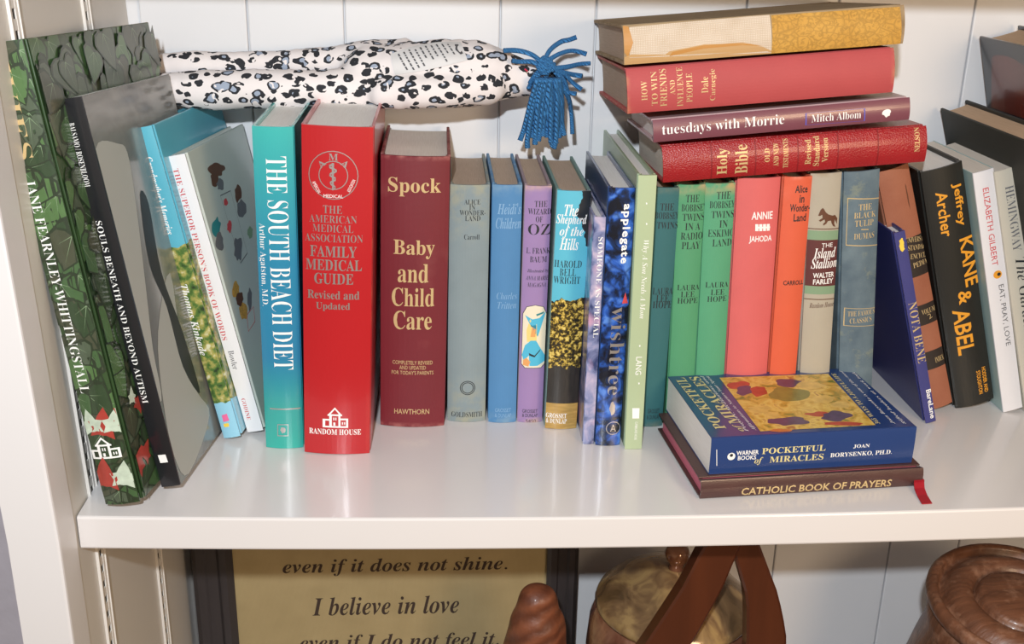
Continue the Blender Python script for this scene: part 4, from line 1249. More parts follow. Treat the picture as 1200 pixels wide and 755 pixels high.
# ---------------------------------------------------------------- books
def leaf_ground(t):
    v = t.vor(55, out='Color'); t.color(t.mix(t.noise(30, 4), '1c2c1c', '3f5a34')); t.bump(t.noise(60, 3), .1, .001)
GREENS = [mat('ivy_green_%s' % n, c, .3, .5, fn=soft(c, .3, 130, 0)) for n, c in (('deep', '33492e'), ('mid', '42633a'), ('bright', '4f7440'), ('grey', '4e5c48'), ('olive', '464c38'), ('pale', '7c9670'), ('shade', '2c3a28'))]
def grad_z(stops, H, rough=.3, coat=.5, nz=None):
    def f(t):
        z = t.math('DIVIDE', t.sep()[2], H)
        if nz: z = t.math('ADD', z, t.math('MULTIPLY', t.math('SUBTRACT', t.noise(nz[0], 4), .5), nz[1]))
        t.color(t.ramp(z, stops))
    return f
def garden_fn(t):
    z = t.math('ADD', t.math('DIVIDE', t.sep()[2], .239), t.math('MULTIPLY', t.math('SUBTRACT', t.noise(60, 3), .5), .06))
    g = t.ramp(t.noise(170, 4), [(.3, '24381e'), (.45, '4e7034'), (.6, 'a8a058'), (.72, 'cfd0b0')])
    c = t.ramp(z, [(0, '8cc4dc'), (.12, '7cb8d4')], 'CONSTANT')
    lo = t.math('GREATER_THAN', z, .12); hi = t.math('GREATER_THAN', z, .64)
    t.color(t.mix(hi, t.mix(lo, c, g), t.mix(t.noise(15, 3), '3b93ae', '68bcd0')))
def hills_fn(t):
    x, y, zz = t.sep()
    z = t.math('DIVIDE', zz, .194)
    e = t.math('ADD', z, t.math('MULTIPLY', t.math('SUBTRACT', t.noise(90, 4), .5), .12))
    fol = t.ramp(t.noise(330, 3, rough=.6), [(.40, '1c1a12'), (.5, '5a4a1c'), (.56, 'c9aa48'), (.68, 'e4cf7c')], 'LINEAR')
    trunk = t.mix(t.noise(120, 3, t.map((3, 1, .4))), '141414', '3a342e')
    grass = t.mix(t.noise(200, 3, t.map((.5, 1, 3))), '8a6c30', 'cda860')
    c = t.mix(t.math('GREATER_THAN', e, .56), fol, '5cb8d0')
    c = t.mix(t.math('GREATER_THAN', t.math('SUBTRACT', .27, e), 0), c, trunk)
    c = t.mix(t.math('GREATER_THAN', t.math('SUBTRACT', .115, z), 0), c, grass)
    top = t.math('MULTIPLY', t.math('GREATER_THAN', z, .78), t.math('GREATER_THAN', t.math('ADD', t.math('MULTIPLY', x, 30), t.math('ADD', t.noise(70, 4), t.math('MULTIPLY', z, .6))), 1.66))
    t.color(t.mix(top, c, '20262c'))
def special_fn(t):
    n = t.noise(70, 5, dist=.6); p = t.noise(34, 2)
    c = t.ramp(n, [(.34, '34406c'), (.48, '8088b0'), (.6, 'b0a8c4'), (.72, 'd4c4d4')])
    t.color(t.mix(t.math('MULTIPLY', t.math('SUBTRACT', t.math('MULTIPLY', p, 9), 4.9, True), .75), c, 'd8a0b8'))
def wish_fn(t):
    v = t.vor(75, feat='DISTANCE_TO_EDGE'); n = t.noise(85, 4, dist=.8)
    c = t.ramp(n, [(.36, '0c1424'), (.46, '16305c'), (.55, '2c5cb8'), (.66, '5888d8')])
    t.color(t.mix(t.math('MULTIPLY', t.math('SUBTRACT', 1, t.math('MULTIPLY', v, 9), True), .6), c, '10141e'))
def portrait_fn(t):
    c = t.ramp(t.noise(9, 4, dist=1.5), [(.3, '3a3a3a'), (.45, '6c6c69'), (.6, '8e8e89'), (.75, '747470')])
    t.color(t.mix(t.noise(70, 4, t.map((1, 1, .12))), c, '7c7c78'))
def univ_fn(t):
    t.color(t.mix(t.noise(40, 5), '8a4e38', 'a46a50')); t.bump(t.noise(500, 3), .3, .0004)
def tulip_fn(t):
    c = t.mix(t.noise(60, 6), '34485a', '74868e'); w = t.math('MULTIPLY', t.math('SUBTRACT', t.math('MULTIPLY', t.noise(45, 6, rough=.7), 7), 3.9, True), .55)
    t.color(t.mix(w, c, '8f947c')); t.bump(t.noise(700, 3), .4, .0004)
def bible_fn(t):
    t.color(t.mix(t.noise(30, 3), '86121a', 'a81c24')); t.bump(t.vor(900), .6, .0005)
def prayer_fn(t):
    t.color(t.mix(t.noise(60, 4), '3c2626', '553632')); t.bump(t.noise(900, 3), .4, .0004)
def redpic_fn(t):
    y, z = t.sep()[1], t.sep()[2]
    a = t.math('MULTIPLY', t.math('GREATER_THAN', z, .243), t.math('LESS_THAN', t.math('ADD', z, t.math('MULTIPLY', t.noise(30, 3), .02)), .300))
    b = t.math('LESS_THAN', t.math('ADD', y, t.math('MULTIPLY', z, .25)), .258)
    t.color(t.mix(t.math('MULTIPLY', a, b), '23262c', t.mix(t.noise(30, 3), '7a3428', '50302c')))
def C(n, *a, **k): return mat(n, *a, **k)
Hh = {k: v['H'] for k, v in BOOKS.items()}
BM = dict(
 ivy=C('ivy_ground', '2a3c26', .3, .5, fn=leaf_ground), souls=C('black_jacket', '1d1e22', .28, .5), souls_f=C('grey_portrait_print', '888884', .25, .6, fn=portrait_fn),
 garden=C('painted_garden_print', '70a0a0', .3, .5, fn=garden_fn), words=C('white_cover', 'e6e6ea', .35, .3, fn=soft('e4e4e8', .04)), words_f=C('grey_green_cover', 'a9b2aa', .35, .3, fn=soft('c2cac2', .1, 12)),
 diet=C('teal_foil_jacket', '3a9cb0', .25, .6, fn=grad_z([(0, '2fa89c'), (.14, '2f9c98'), (.3, '2f7fa6'), (.6, '2c84a8'), (.85, '35a0a8'), (1, '3eb0ac')], .243)),
 medical=C('bright_red_cover', 'c81820', .32, .5, fn=soft('c4161e', .08, 12)), baby=C('maroon_cloth', '781c28', .5, fn=cloth('7a1a26', 'b0706a', .2173, head=.004)),
 alice=C('grey_green_cloth', '849294', .75, fn=cloth('83949a', '9c9c88', .1945, .2, .05)), heidi=C('sky_blue_cloth', '4a86bc', .65, fn=cloth('4786be', '7c9cb4', .1953, head=.01)),
 oz=C('lilac_cloth', '9a7cb4', .6, fn=cloth('9c7eb6', 'd0b090', .1947, head=.005)), oz_f=C('lilac_grey_board', '9a8490', .7, fn=soft('a08c94', .2)),
 hills=C('hills_picture_jacket', '60a0b0', .4, .3, fn=hills_fn), hills_f=C('sea_green_board', '6f948c', .6, fn=soft('70958e', .15)),
 special=C('violet_cloud_print', '8088b0', .3, .4, fn=special_fn), wish=C('blue_tree_print', '2c5cb8', .25, .6, fn=wish_fn), wish_f=C('navy_board', '26406e', .3, .5, fn=soft('27447a', .2)),
 son=C('pale_green_cover', 'b2ca98', .4, .2, fn=soft('aabd93', .05)), son_f=C('sage_green_cover', '93a886', .4, .2, fn=soft('95aa88', .06)),
 bobbsey_teal=C('dark_teal_cloth', '2c6c70', .65, fn=cloth('2b6a6e', '6c7464', .1964, head=.006)), bobbsey_radio=C('green_cloth', '4a9e6e', .6, fn=cloth('4a9c6c', 'c0a07a', .1985, head=.009)),
 bobbsey_eskimo=C('spring_green_cloth', '4ea478', .6, fn=cloth('4ca276', 'd0a06c', .1995, head=.010)), annie=C('coral_cloth', 'e0605c', .6, fn=cloth('e0605e', None, .2)), 
 alice_orange=C('orange_cloth', 'e85a38', .6, fn=cloth('e65a36', 'e8907a', .2045, head=.003)), stallion=C('oatmeal_cloth', 'b0a694', .7, fn=cloth('b1a795', '9c8c74', .2065, head=.004)),
 tulip=C('mottled_slate_cloth', '4c6274', .75, fn=tulip_fn), encyclopedia=C('brown_leatherette', '96593f', .6, fn=univ_fn), note=C('navy_cover', '2c3270', .45, fn=soft('2b3070', .1)), note_s=C('indigo_spine_cloth', '3a3c80', .5, fn=cloth('3a3d84')),
 kane=C('black_cover', '20211f', .45, fn=soft('22231f', .2, 40)), eat=C('white_paper_cover', 'dcdce4', .4, fn=soft('dcdce2', .05)), eat_f=C('pale_aqua_cover', 'a9c6c2', .45, fn=soft('a9c6c2', .05)),
 heming=C('ivory_paper_cover', 'cfc6b4', .5, fn=soft('cfc6b4', .08, 30)), black_tall=C('black_cloth_board', '262722', .6, fn=cloth('262822')), red_picture=C('dark_picture_jacket', '23262c', .25, .5, fn=redpic_fn),
 bible=C('red_grained_leather', '9a1820', .4, .2, fn=bible_fn), morrie=C('mauve_jacket', '7c4450', .35, .3, fn=soft('7e4452', .08)), morrie_f=C('flash_lit_mauve_board', 'c4a0a2', .4, .2, fn=soft('c4a0a2')), friends=C('faded_red_cloth', 'bc4448', .65, fn=cloth('bc4446', 'b8785c', .192, head=.003)),  # mauve book's covers are coloured lighter than its spine, as if lit by flash
 tan=C('worn_tan_cloth', 'a88e68', .85, fn=cloth('a98f69', '7a6344', .199, .3, .02)), prayers=C('dark_brown_leatherette', '4a2e2c', .4, .2, fn=prayer_fn), pocket=C('royal_blue_cover', '22407e', .3, .5, fn=soft('22407e', .08)))
# key: (form, name, page colour, label, category, group)
GS, GT = 'books standing in a row on the shelf', 'books lying in the stack'
META = {
 'ivy': ('jacket', 'gardening_book', 'cream', 'ivy-leaf patterned tall book at the far left, leaning on the side panel', GS),
 'souls': ('paper', 'photo_book', 'white', 'black-spined glossy book with a grey portrait cover, leaning beside the ivy-leaf book', GS),
 'garden': ('jacket', 'keepsake_book', 'white', 'slim turquoise book with a painted garden spine, leaning left of the thin white book', GS),
 'words': ('hard', 'word_book', 'white', 'thin white book with red spine lettering and small pictures on its cover, leaning', GS),
 'diet': ('jacket', 'diet_book', 'white', 'shiny teal and blue hardback with large white letters down the spine', GS),
 'medical': ('jacket', 'medical_guide', 'white', 'thick bright red hardback with a silver round emblem at the top of the spine', GS),
 'baby': ('hard', 'childcare_book', 'cream', 'thick maroon hardback with big gold lettering, standing right of the bright red one', GS),
 'alice': ('hard', 'story_book', 'brown', 'faded grey-green cloth book with a small round mark, right of the maroon one', GS),
 'heidi': ('hard', 'story_book', 'brown', 'plain sky blue cloth book with faint silvery script on the spine', GS),
 'oz': ('hard', 'story_book', 'brown', 'lilac cloth book with a small figure in a blue hat printed on the spine', GS),
 'hills': ('jacket', 'novel', 'brown', 'book with a turquoise sky and yellow autumn foliage on its spine jacket', GS),
 'special': ('jacket', 'picture_book', 'white', 'very thin cloudy violet book squeezed left of the dark blue tree-patterned one', GS),
 'wish': ('jacket', 'novel', 'white', 'dark blue hardback with a tree pattern and pale lettering down the spine', GS),
 'son': ('hard', 'gift_book', 'white', 'tall narrow pale green hardback with thin white handwriting on the spine', GS),
 'bobbsey_teal': ('hard', 'story_book', 'brown', 'dark teal cloth book with faint black lettering, right of the tall pale green one', GS),
 'bobbsey_radio': ('hard', 'story_book', 'brown', 'worn green cloth book standing directly right of the dark teal one', GS),
 'bobbsey_eskimo': ('hard', 'story_book', 'brown', 'worn green cloth book standing directly left of the coral red one', GS),
 'annie': ('hard', 'novel', 'cream', 'coral red cloth book with short white lettering on the spine', GS),
 'alice_orange': ('hard', 'story_book', 'cream', 'orange cloth book with small black lettering near the top', GS),
 'stallion': ('hard', 'novel', 'brown', 'cream cloth book with a brown rearing horse and a maroon band', GS),
 'tulip': ('hard', 'novel', 'brown', 'mottled slate blue cloth book with gold-framed title panels', GS),
 'encyclopedia': ('hard', 'encyclopedia_volume', 'brown', 'reddish brown volume with three black label bands, leaning behind the small navy book', GS),
 'note': ('hard', 'notebook', 'white', 'small thin navy blue book leaning in front of the brown volume', GS),
 'kane': ('hard', 'novel', 'white', 'thick black book with large orange lettering down the spine, leaning', GS),
 'eat': ('paper', 'paperback_book', 'cream', 'white paperback with a tiny orange emblem, leaning beside the thick black book', GS),
 'heming': ('paper', 'paperback_book', 'cream', 'ivory paperback with grey capitals, cut off by the right edge of the picture', GS),
 'black_tall': ('hard', 'reference_book', 'tan', 'tall plain black board leaning behind the ivory paperback, at the right edge', GS),
 'red_picture': ('jacket', 'picture_book', 'tan', 'tallest dark book at the right edge, with a reddish picture on its cover', GS),
 'bible': ('lying', 'leather_bible', 'cream', 'red grained leather book with ribbed spine, lowest of the stack', GT),
 'morrie': ('lying', 'memoir_book', 'white', 'slim mauve book with white lettering, second from the bottom of the stack', GT),
 'friends': ('lying', 'advice_book', 'brown', 'faded red cloth book with dull gold lettering, under the torn tan book', GT),
 'tan': ('lying', 'old_book', 'brown', 'worn tan book with a torn spine showing white linen, on top of the stack', GT),
 'prayers': ('lying', 'prayer_book', 'pink', 'thin dark brown book with pink page edges lying under the blue paperback', 'books lying at the shelf front'),
 'pocket': ('lyingpaper', 'paperback_book', 'white', 'thick royal blue paperback with a colourful painting on its cover, lying on the brown book', 'books lying at the shelf front')}
keys = {(t[1], t[2]) for d in BOOKS.values() for t in d['text']}
VERSE = [("even if it does not shine.", -.0439, -.2013, .2115, .0185), ("I believe in love", -.0539, -.2443, .140, .0205), ("even if I do not feel it.", -.0414, -.2870, .193, .0205)]
keys |= {(v[0], 'BI') for v in VERSE}
prepare_text(sorted(keys))
BOOK_OBJ = {}
def make_book(key):
    d = BOOKS[key]; form, name, page, label, group = META[key]
    T, H, D = d['T'], d['H'], d['D']; rnd = random.Random(key)
    rot = Matrix.Rotation(-R(d['yaw']), 3, 'Z') @ Matrix.Rotation(-R(d['tip']), 3, 'X') @ Matrix.Rotation(R(d['lean']), 3, 'Y')
    P = Vector(d['P'])
    lying = form.startswith('lying')
    # rest every standing book's lowest edge on the sagging board
    if not lying:
        low = min((rot @ Vector(c)).z+sag(P.x+(rot @ Vector(c)).x) for c in ((0, 0, 0), (T, 0, 0), (0, D, 0), (T, D, 0)))
        P.z = -low + .0002
    root = empty(name, P, rot); tag(root, label, 'book', group)
    root['kind'] = None; del root['kind']
    BOOK_OBJ[key] = root
    paper = 'paper' in form
    b = .0007 if paper else (.0016 if T < .012 else .0024)
    if key in ('bible', 'prayers'): b = .0013
    bul = (.0006 if paper else min(.004, .11*T)) if form != 'jacket' else min(.0030, .09*T)
    if key in ('son', 'words', 'special', 'note'): bul = .0004
    if key == 'bible': bul = .0035
    sq = .0004 if paper else .0030
    hin = 0 if paper else (.004 if form != 'jacket' else .0028)
    yf = lambda u: bul*(2*u/T-1)**2
    ms = BM.get(key+'_s', BM[key]); mf = BM.get(key+'_f', BM[key])
    # spine
    bm = bmesh.new(); n = 14; rr = min(.0012, T*.12)
    outer = [(b+.0004, bul+rr+hin+.0006)] if hin else []
    outer += [(.0004 if hin else 0, bul+rr+.0002)] if hin else [(0, bul+.001)]
    outer += [(T*k/n, yf(T*k/n)) for k in range(0, n+1)]
    outer[-n-1] = (T*.012, bul*.98); outer[-1] = (T*(1-.012), bul*.98)
    outer += [(T-.0004, bul+rr+.0002)] if hin else [(T, bul+.001)]
    outer += [(T-b-.0004, bul+rr+hin+.0006)] if hin else []
    inner = [(min(max(x, b*1.3), T-b*1.3), y+b*(.9 if 0 < k < len(outer)-1 else 0)+(0.0 if 0 < k < len(outer)-1 else .0)) for k, (x, y) in enumerate(outer)]
    inner[0] = (b*1.3+.0004, outer[0][1]); inner[-1] = (T-b*1.3-.0004, outer[-1][1])
    prof = outer+list(reversed(inner))
    e = .0005
    loft(bm, [[(x, y, z) for x, y in prof] for z in (0, H)])
    # round the ends a little
    bmesh.ops.recalc_face_normals(bm, faces=bm.faces[:])
    mats = [ms]
    pr = Print(lambda u, v, ep: (u, yf(min(max(u, T*.012), T*.988))-ep, v), [T*k/10 for k in range(1, 10)] if bul > .0007 else (), .0002, (T*.012, T*.988, .0003, H-.0003))
    if key == 'ivy':
        for k in range(95): ivy_leaf(pr, rnd.uniform(0, T), rnd.uniform(0, H), rnd, .015, .024)
    for p in d['poly']:
        if p[0] == 'S': add_shape(pr, p[1], p[2], p[3], T, rnd)
    for t in d['text']:
        if t[0] == 'S': vs_, fs = flat_text((t[1], t[2]), *t[3:8]); pr.add(vs_, fs, ink(t[8]))
    pr.flush(bm, mats)
    obj('spine', bm, mats, root)
    # boards
    y0 = bul+rr+hin if hin else bul+.001
    def board(nm, xa, xb, m, face):
        bm = bmesh.new(); box(bm, (xa, y0, 0), (xb, D, H), min(.0006, b*.3)); mats = [m]
        if face:
            xs = xb; pr = Print(lambda u, v, ep: (xs+ep, u, v), (), .00018, (y0+.0002, D-.0003, .0003, H-.0003))
            if key == 'ivy':
                for k in range(330): ivy_leaf(pr, rnd.uniform(0, D), rnd.uniform(0, H), rnd, .017, .028)
            for p in d['poly']:
                if p[0] == 'F': add_shape(pr, p[1], p[2], p[3], 0, rnd)
            for t in d['text']:
                if t[0] == 'F': vs_, fs = flat_text((t[1], t[2]), *t[3:8]); pr.add(vs_, fs, ink(t[8]))
            pr.flush(bm, mats)
        obj(nm, bm, mats, root)
    board('front_cover', T-b, T, mf, True)
    board('back_cover', 0, b, mf, False)
    # page block: rounded back, hollow fore-edge on hardbacks
    bm = bmesh.new(); k_ = 8; xa, xb = b+.0001, T-b-.0001
    fore = D-(.0006 if paper else .0035); cv = 0 if paper else min(.003, T*.08)
    pp = [(xa+(xb-xa)*i/k_, yf(xa+(xb-xa)*i/k_)+b+.0012) for i in range(k_+1)] + [(xb-(xb-xa)*i/k_, fore-cv*(1-(2*i/k_-1)**2)) for i in range(k_+1)]
    loft(bm, [[(x, y, z) for x, y in pp] for z in (sq, H-sq)])
    bmesh.ops.recalc_face_normals(bm, faces=bm.faces[:])
    pg = obj('page_block', bm, PAGE[page], root)
    if not paper and T > .018:
        for z in (H-sq+.0002, sq-.0002):
            bm = bmesh.new()
            tube(bm, [(b+.001+(T-2*b-.002)*i/8, yf(b+(T-2*b)*i/8)+b+.0016, z) for i in range(9)], .0008, 6, smooth_steps=0)
            obj('headband', bm, mat('headband_cotton', 'c8bca8', .9), pg)
    return root
for k in BOOKS: make_book(k)
# small loose pieces of single books
r = BOOK_OBJ['prayers']; pz = BOOKS['prayers']
bm = bmesh.new()      # silk ribbon marker hanging from the tail (right-hand end), lying over the shelf
pts = [(.0060, .010, -.0012), (.0055, .000, -.0012), (.0048, -.0022, .0000), (.0022, -.0060, .0012), (.0006, -.0130, .0026), (.0003, -.0240, .0046)]
rings = [[(x, y, z), (x, y, z+.0078), (x-.0004, y-.0004, z+.0078), (x-.0004, y-.0004, z)] for x, y, z in pts]
loft(bm, rings); bmesh.ops.recalc_face_normals(bm, faces=bm.faces[:])
o = obj('ribbon_marker', bm, mat('red_silk', 'b01424', .4, fn=soft('b01424', .2, 300)), r); o['label'] = 'red ribbon marker hanging out'

# ---------------------------------------------------------------- cloth doll lying on the books
def leopard(t):
    mp = t.map((.85, 1, 1.2))
    wob = t.n.new('ShaderNodeTexNoise'); wob.inputs['Scale'].default_value = 120; t.k(mp, wob.inputs['Vector'])
    vm = t.n.new('ShaderNodeVectorMath'); vm.operation = 'MULTIPLY_ADD'; t.k(wob.outputs[1], vm.inputs[0]); vm.inputs[1].default_value = (.006, .006, .006); t.k(mp, vm.inputs[2])
    d = t.vor(118, vm.outputs[0], rand=.8)
    n = t.noise(95, 1)
    out = t.math('LESS_THAN', d, t.math('ADD', t.math('MULTIPLY', n, .5), .20))
    inn = t.math('LESS_THAN', d, t.math('SUBTRACT', t.math('MULTIPLY', n, 1.5), .63))
    gap = t.math('GREATER_THAN', t.noise(170, 1, dist=.3), .37)
    c = t.mix(t.math('MULTIPLY', out, gap), 'e4dede', '24262c')
    c = t.mix(t.math('MULTIPLY', inn, gap), c, '98a4b8')
    t.color(c); t.bump(t.noise(1400, 2), .2, .0004)
M_DOLL = mat('leopard_print_cotton', 'dddddd', .85, fn=leopard)
bm = bmesh.new()
for chain in DOLL:
    for (a, b) in zip(chain, chain[1:]):
        L = (Vector(b[:3])-Vector(a[:3])).length; n = max(2, int(L/.008))
        for i in range(n+1):
            t = i/n; p = Vector(a[:3])*(1-t)+Vector(b[:3])*t; rr = a[3]*(1-t)+b[3]*t
            bmesh.ops.create_icosphere(bm, subdivisions=2, radius=rr, matrix=Matrix.Translation(p))
me = bpy.data.meshes.new('t'); bm.to_mesh(me); bm.free()
tmp = bpy.data.objects.new('t', me); COL.objects.link(tmp)
md = tmp.modifiers.new('r', 'REMESH'); md.mode = 'VOXEL'; md.voxel_size = .0022
md = tmp.modifiers.new('s', 'SMOOTH'); md.iterations = 6; md.factor = .6
bpy.context.view_layer.update(); dg = bpy.context.evaluated_depsgraph_get()
bme = bpy.data.meshes.new_from_object(tmp.evaluated_get(dg)); bpy.data.objects.remove(tmp)
for v in bme.vertices:      # soft lumps of the stuffing
    n = noise.noise(v.co*38)*.0016+noise.noise(v.co*90)*.0006; v.co += v.normal*n
bme.name = 'body'; bme.materials.clear(); bme.materials.append(M_DOLL); bme.shade_smooth()
doll = empty('cloth_doll', (0, .885, .2395)); tag(doll, 'leopard print cloth doll with blue yarn hair lying across the tops of the books', 'doll')
def kid(o, root=doll):
    o.parent = root; o.matrix_parent_inverse = Matrix.Translation(-Vector(root.location)); return o
body = bpy.data.objects.new('body', bme); COL.objects.link(body); kid(body)
bt = BVHTree.FromPolygons([v.co.copy() for v in bme.vertices], [tuple(p.vertices) for p in bme.polygons])
def onbody(u, v, eps):
    """point of the sewn label: u along the body, v downwards, both 0..1"""
    def q(row):
        a, b, c = [Vector(p) for p in row]; return a*(1-u)*(1-2*u)+b*4*u*(1-u)+c*u*(2*u-1)
    A, B_, C_ = (q(r) for r in POEM)
    p = A*(1-v)*(1-2*v)+B_*4*v*(1-v)+C_*v*(2*v-1)
    d = Vector((-.004+p.x*.9, .94, -.16)).normalized()
    h = bt.ray_cast(p, d)
    if h[0] is None: 
        h = bt.find_nearest(p+d*.1)
    return h[0]-d*eps+h[1]*0
bm = bmesh.new(); nu, nv = 20, 12
g = [[bm.verts.new(onbody(i/nu, .08+.9*j/nv, .0009)) for j in range(nv+1)] for i in range(nu+1)]
for i in range(nu):
    for j in range(nv): bm.faces.new((g[i][j], g[i][j+1], g[i+1][j+1], g[i+1][j]))
rnd = random.Random(5)
for k in range(10):      # rows of small print
    u0 = .07+.078*k; v = .16+rnd.uniform(0, .06)
    while v < .82-.3*rnd.random()*(k > 3):
        L = rnd.uniform(.05, .13); w = .022
        q = [onbody(u0+du+.10*vv, vv, .0014) for du, vv in ((0, v), (w, v), (w, v+L), (0, v+L))]
        f = bm.faces.new([bm.verts.new(p) for p in q]); f.material_index = 1
        v += L+.035
q = [onbody(u, v, .0014) for u, v in ((.90, .2), (.95, .2), (.97, .62), (.93, .66), (.88, .45))]
f = bm.faces.new([bm.verts.new(p) for p in q]); f.material_index = 1
lab = obj('sewn_label', bm, [mat('white_satin_label', 'cfcfd2', .6, fn=soft('d2d2d4', .06)), mat('label_print', '4c4c50', .8)], smooth=True); kid(lab); lab['label'] = 'white label with rows of small black print'
def yarn_fn(t):
    t.color(t.mix(t.noise(700, 3), '24609e', '4896d4')); t.bump(t.wave(330, 'DIAGONAL', 1.5), .9, .0012)
M_YARN = mat('blue_yarn', '2c6cae', .9, fn=yarn_fn)
rnd = random.Random(3)
for i, s in enumerate(YARN):
    bm = bmesh.new(); w = .0018 if i < 13 else .0021
    s2 = [(x+rnd.uniform(-.0008, .0008)*(k > 0), y-.002*rnd.random()+(.026*min(1, k/2) if i >= 12 else .010*min(1, k/2)), z-(.0042*k if i >= 12 else 0)) for k, (x, y, z) in enumerate(s)]
    tube(bm, s2, [w*rnd.uniform(.9, 1.1) for _ in s2], 8, smooth_steps=6)
    kid(obj('yarn_strand', bm, M_YARN, smooth=True))
bm = bmesh.new(); K = Vector((.0803, .858, .2710))
for k in range(16):
    a = k*2.39996; rr = .0065*math.sqrt(k/16)
    c = K+Vector((math.cos(a)*rr, -.002*(1-k/16), math.sin(a)*rr*.9))
    tube(bm, [c+Vector((-.003*math.sin(a), 0, .003*math.cos(a))), c+Vector((0, -.0015, 0)), c+Vector((.003*math.sin(a), 0, -.003*math.cos(a)))], .0018, 6, smooth_steps=3)
kid(obj('yarn_knot', bm, M_YARN, smooth=True))
bm = bmesh.new(); tube(bm, [(.0645, .8585, .268), (.0665, .857, .2665)], .0007, 6, smooth_steps=0); kid(obj('red_thread', bm, mat('red_thread', 'c0304c', .7)))

# ---------------------------------------------------------------- lower compartment
Z0 = -.3998
def woodfn(a, b, sc=40, ax=(1, 1, .12), bump=.25, rough_n=5):
    def f(t):
        v = t.map(ax); t.color(t.mix(t.noise(sc, rough_n, v, 1.2), a, b)); t.bump(t.noise(sc*2.5, 4, v), bump, .001)
    return f
fr = empty('framed_verse', (-.0515, .91, Z0)); tag(fr, 'dark-framed tan cloth sampler with a stitched verse, standing against the back under the shelf', 'picture frame')
def lowkid(o, root): o.parent = root; o.matrix_parent_inverse = Matrix.Translation(-Vector(root.location)); return o
M_FR = mat('charcoal_frame_wood', '2e2a2c', .5, fn=woodfn('221e20', '3e3839', 50, (1, 1, .06)))
def bar(name, xa, xb, za, zb, vert=True):
    bm = bmesh.new()
    w = (xb-xa) if vert else (zb-za)
    prof = [(0, .0), (.12, -.003), (.3, -.003), (.36, -.001), (.62, -.001), (.70, -.004), (.86, -.004), (1, .002)]
    a = [( (xa+w*p, .900+y, za) if vert else (xa, .900+y, za+w*p)) for p, y in prof]+[((xb, .918, za) if vert else (xa, .918, zb)), ((xa, .918, za))]
    b_ = [( (x, y, zb) if vert else (xb, y, z)) for x, y, z in a]
    loft(bm, [a, b_]); bmesh.ops.recalc_face_normals(bm, faces=bm.faces[:]); return lowkid(obj(name, bm, M_FR), fr)
FT = -.118
bar('frame_side', -.232, -.195, Z0, FT); bar('frame_side', .0995, .1295, Z0, FT)
bar('frame_rail', -.195, .0995, FT-.034, FT, False); bar('frame_rail', -.195, .0995, Z0, Z0+.034, False)
def burlap(t):
    w = t.math('MULTIPLY', t.wave(330, 'X', .8), t.wave(330, 'Z', .8))
    t.color(t.mix(t.math('ADD', t.math('MULTIPLY', w, .4), t.math('MULTIPLY', t.noise(30, 5), .6)), '8f7e58', 'bfab80')); t.bump(w, .4, .0005)
bm = bmesh.new(); box(bm, (-.196, .904, Z0+.03), (.1005, .912, FT-.03)); mats = [mat('tan_linen', '9c8757', .9, fn=burlap)]
pr = Print(lambda u, v, ep: (u, .904-ep, v), (), .0003)
for s, cx, cz, w, h in VERSE:
    vs_, fs = flat_text((s, 'BI'), cx, cz, 0, w, h); pr.add(vs_, fs, mat('dark_brown_stitching', '3a2c24', .9))
pr.flush(bm, mats); lowkid(obj('embroidered_cloth', bm, mats), fr)

# lustre-glazed jar with a domed lid and knob
def lustre(a, b, c):
    def f(t):
        n = t.noise(28, 3, dist=1.6); t.color(t.ramp(n, [(.32, a), (.5, b), (.66, c)])); t.bump(t.noise(30, 2), .15, .003)
    return f
M_J1 = mat('copper_glaze', '8a5a44', .16, .8, .25, lustre('5a3426', '8c5a46', 'a8785c')); M_J2 = mat('tan_lustre_glaze', 'b89868', .16, .8, .1, lustre('5e4830', '866848', 'b0905f'))
JX, JY = .2090, .840
jar = empty('lidded_jar', (JX, JY, Z0)); tag(jar, 'copper-brown glazed jar with tan lid, half hidden behind the crossed wooden strips', 'jar')
bm = bmesh.new(); lathe(bm, [(.045, 0), (.052, .004), (.066, .05), (.076, .11), (.0775, .15), (.075, .178), (.070, .192), (.0655, .196), (.062, .194)], 56, (JX, JY, Z0)); lowkid(obj('jar_body', bm, M_J1, smooth=True), jar)
bm = bmesh.new(); lathe(bm, [(.0705, .1945), (.0712, .198), (.0690, .203), (.0655, .206), (.060, .212), (.047, .221), (.030, .2285), (.014, .2325), (.004, .2335)], 56, (JX, JY, Z0)); lid = lowkid(obj('jar_lid', bm, M_J2, smooth=True), jar)
bm = bmesh.new(); lathe(bm, [(.008, .232), (.006, .237), (.0095, .242), (.0115, .248), (.0095, .2535), (.004, .256), (.001, .2563)], 28, (JX, JY, Z0)); kb = obj('lid_knob', bm, M_J1, smooth=True); kb.parent = lid; kb['label'] = 'shiny copper-glazed knob'

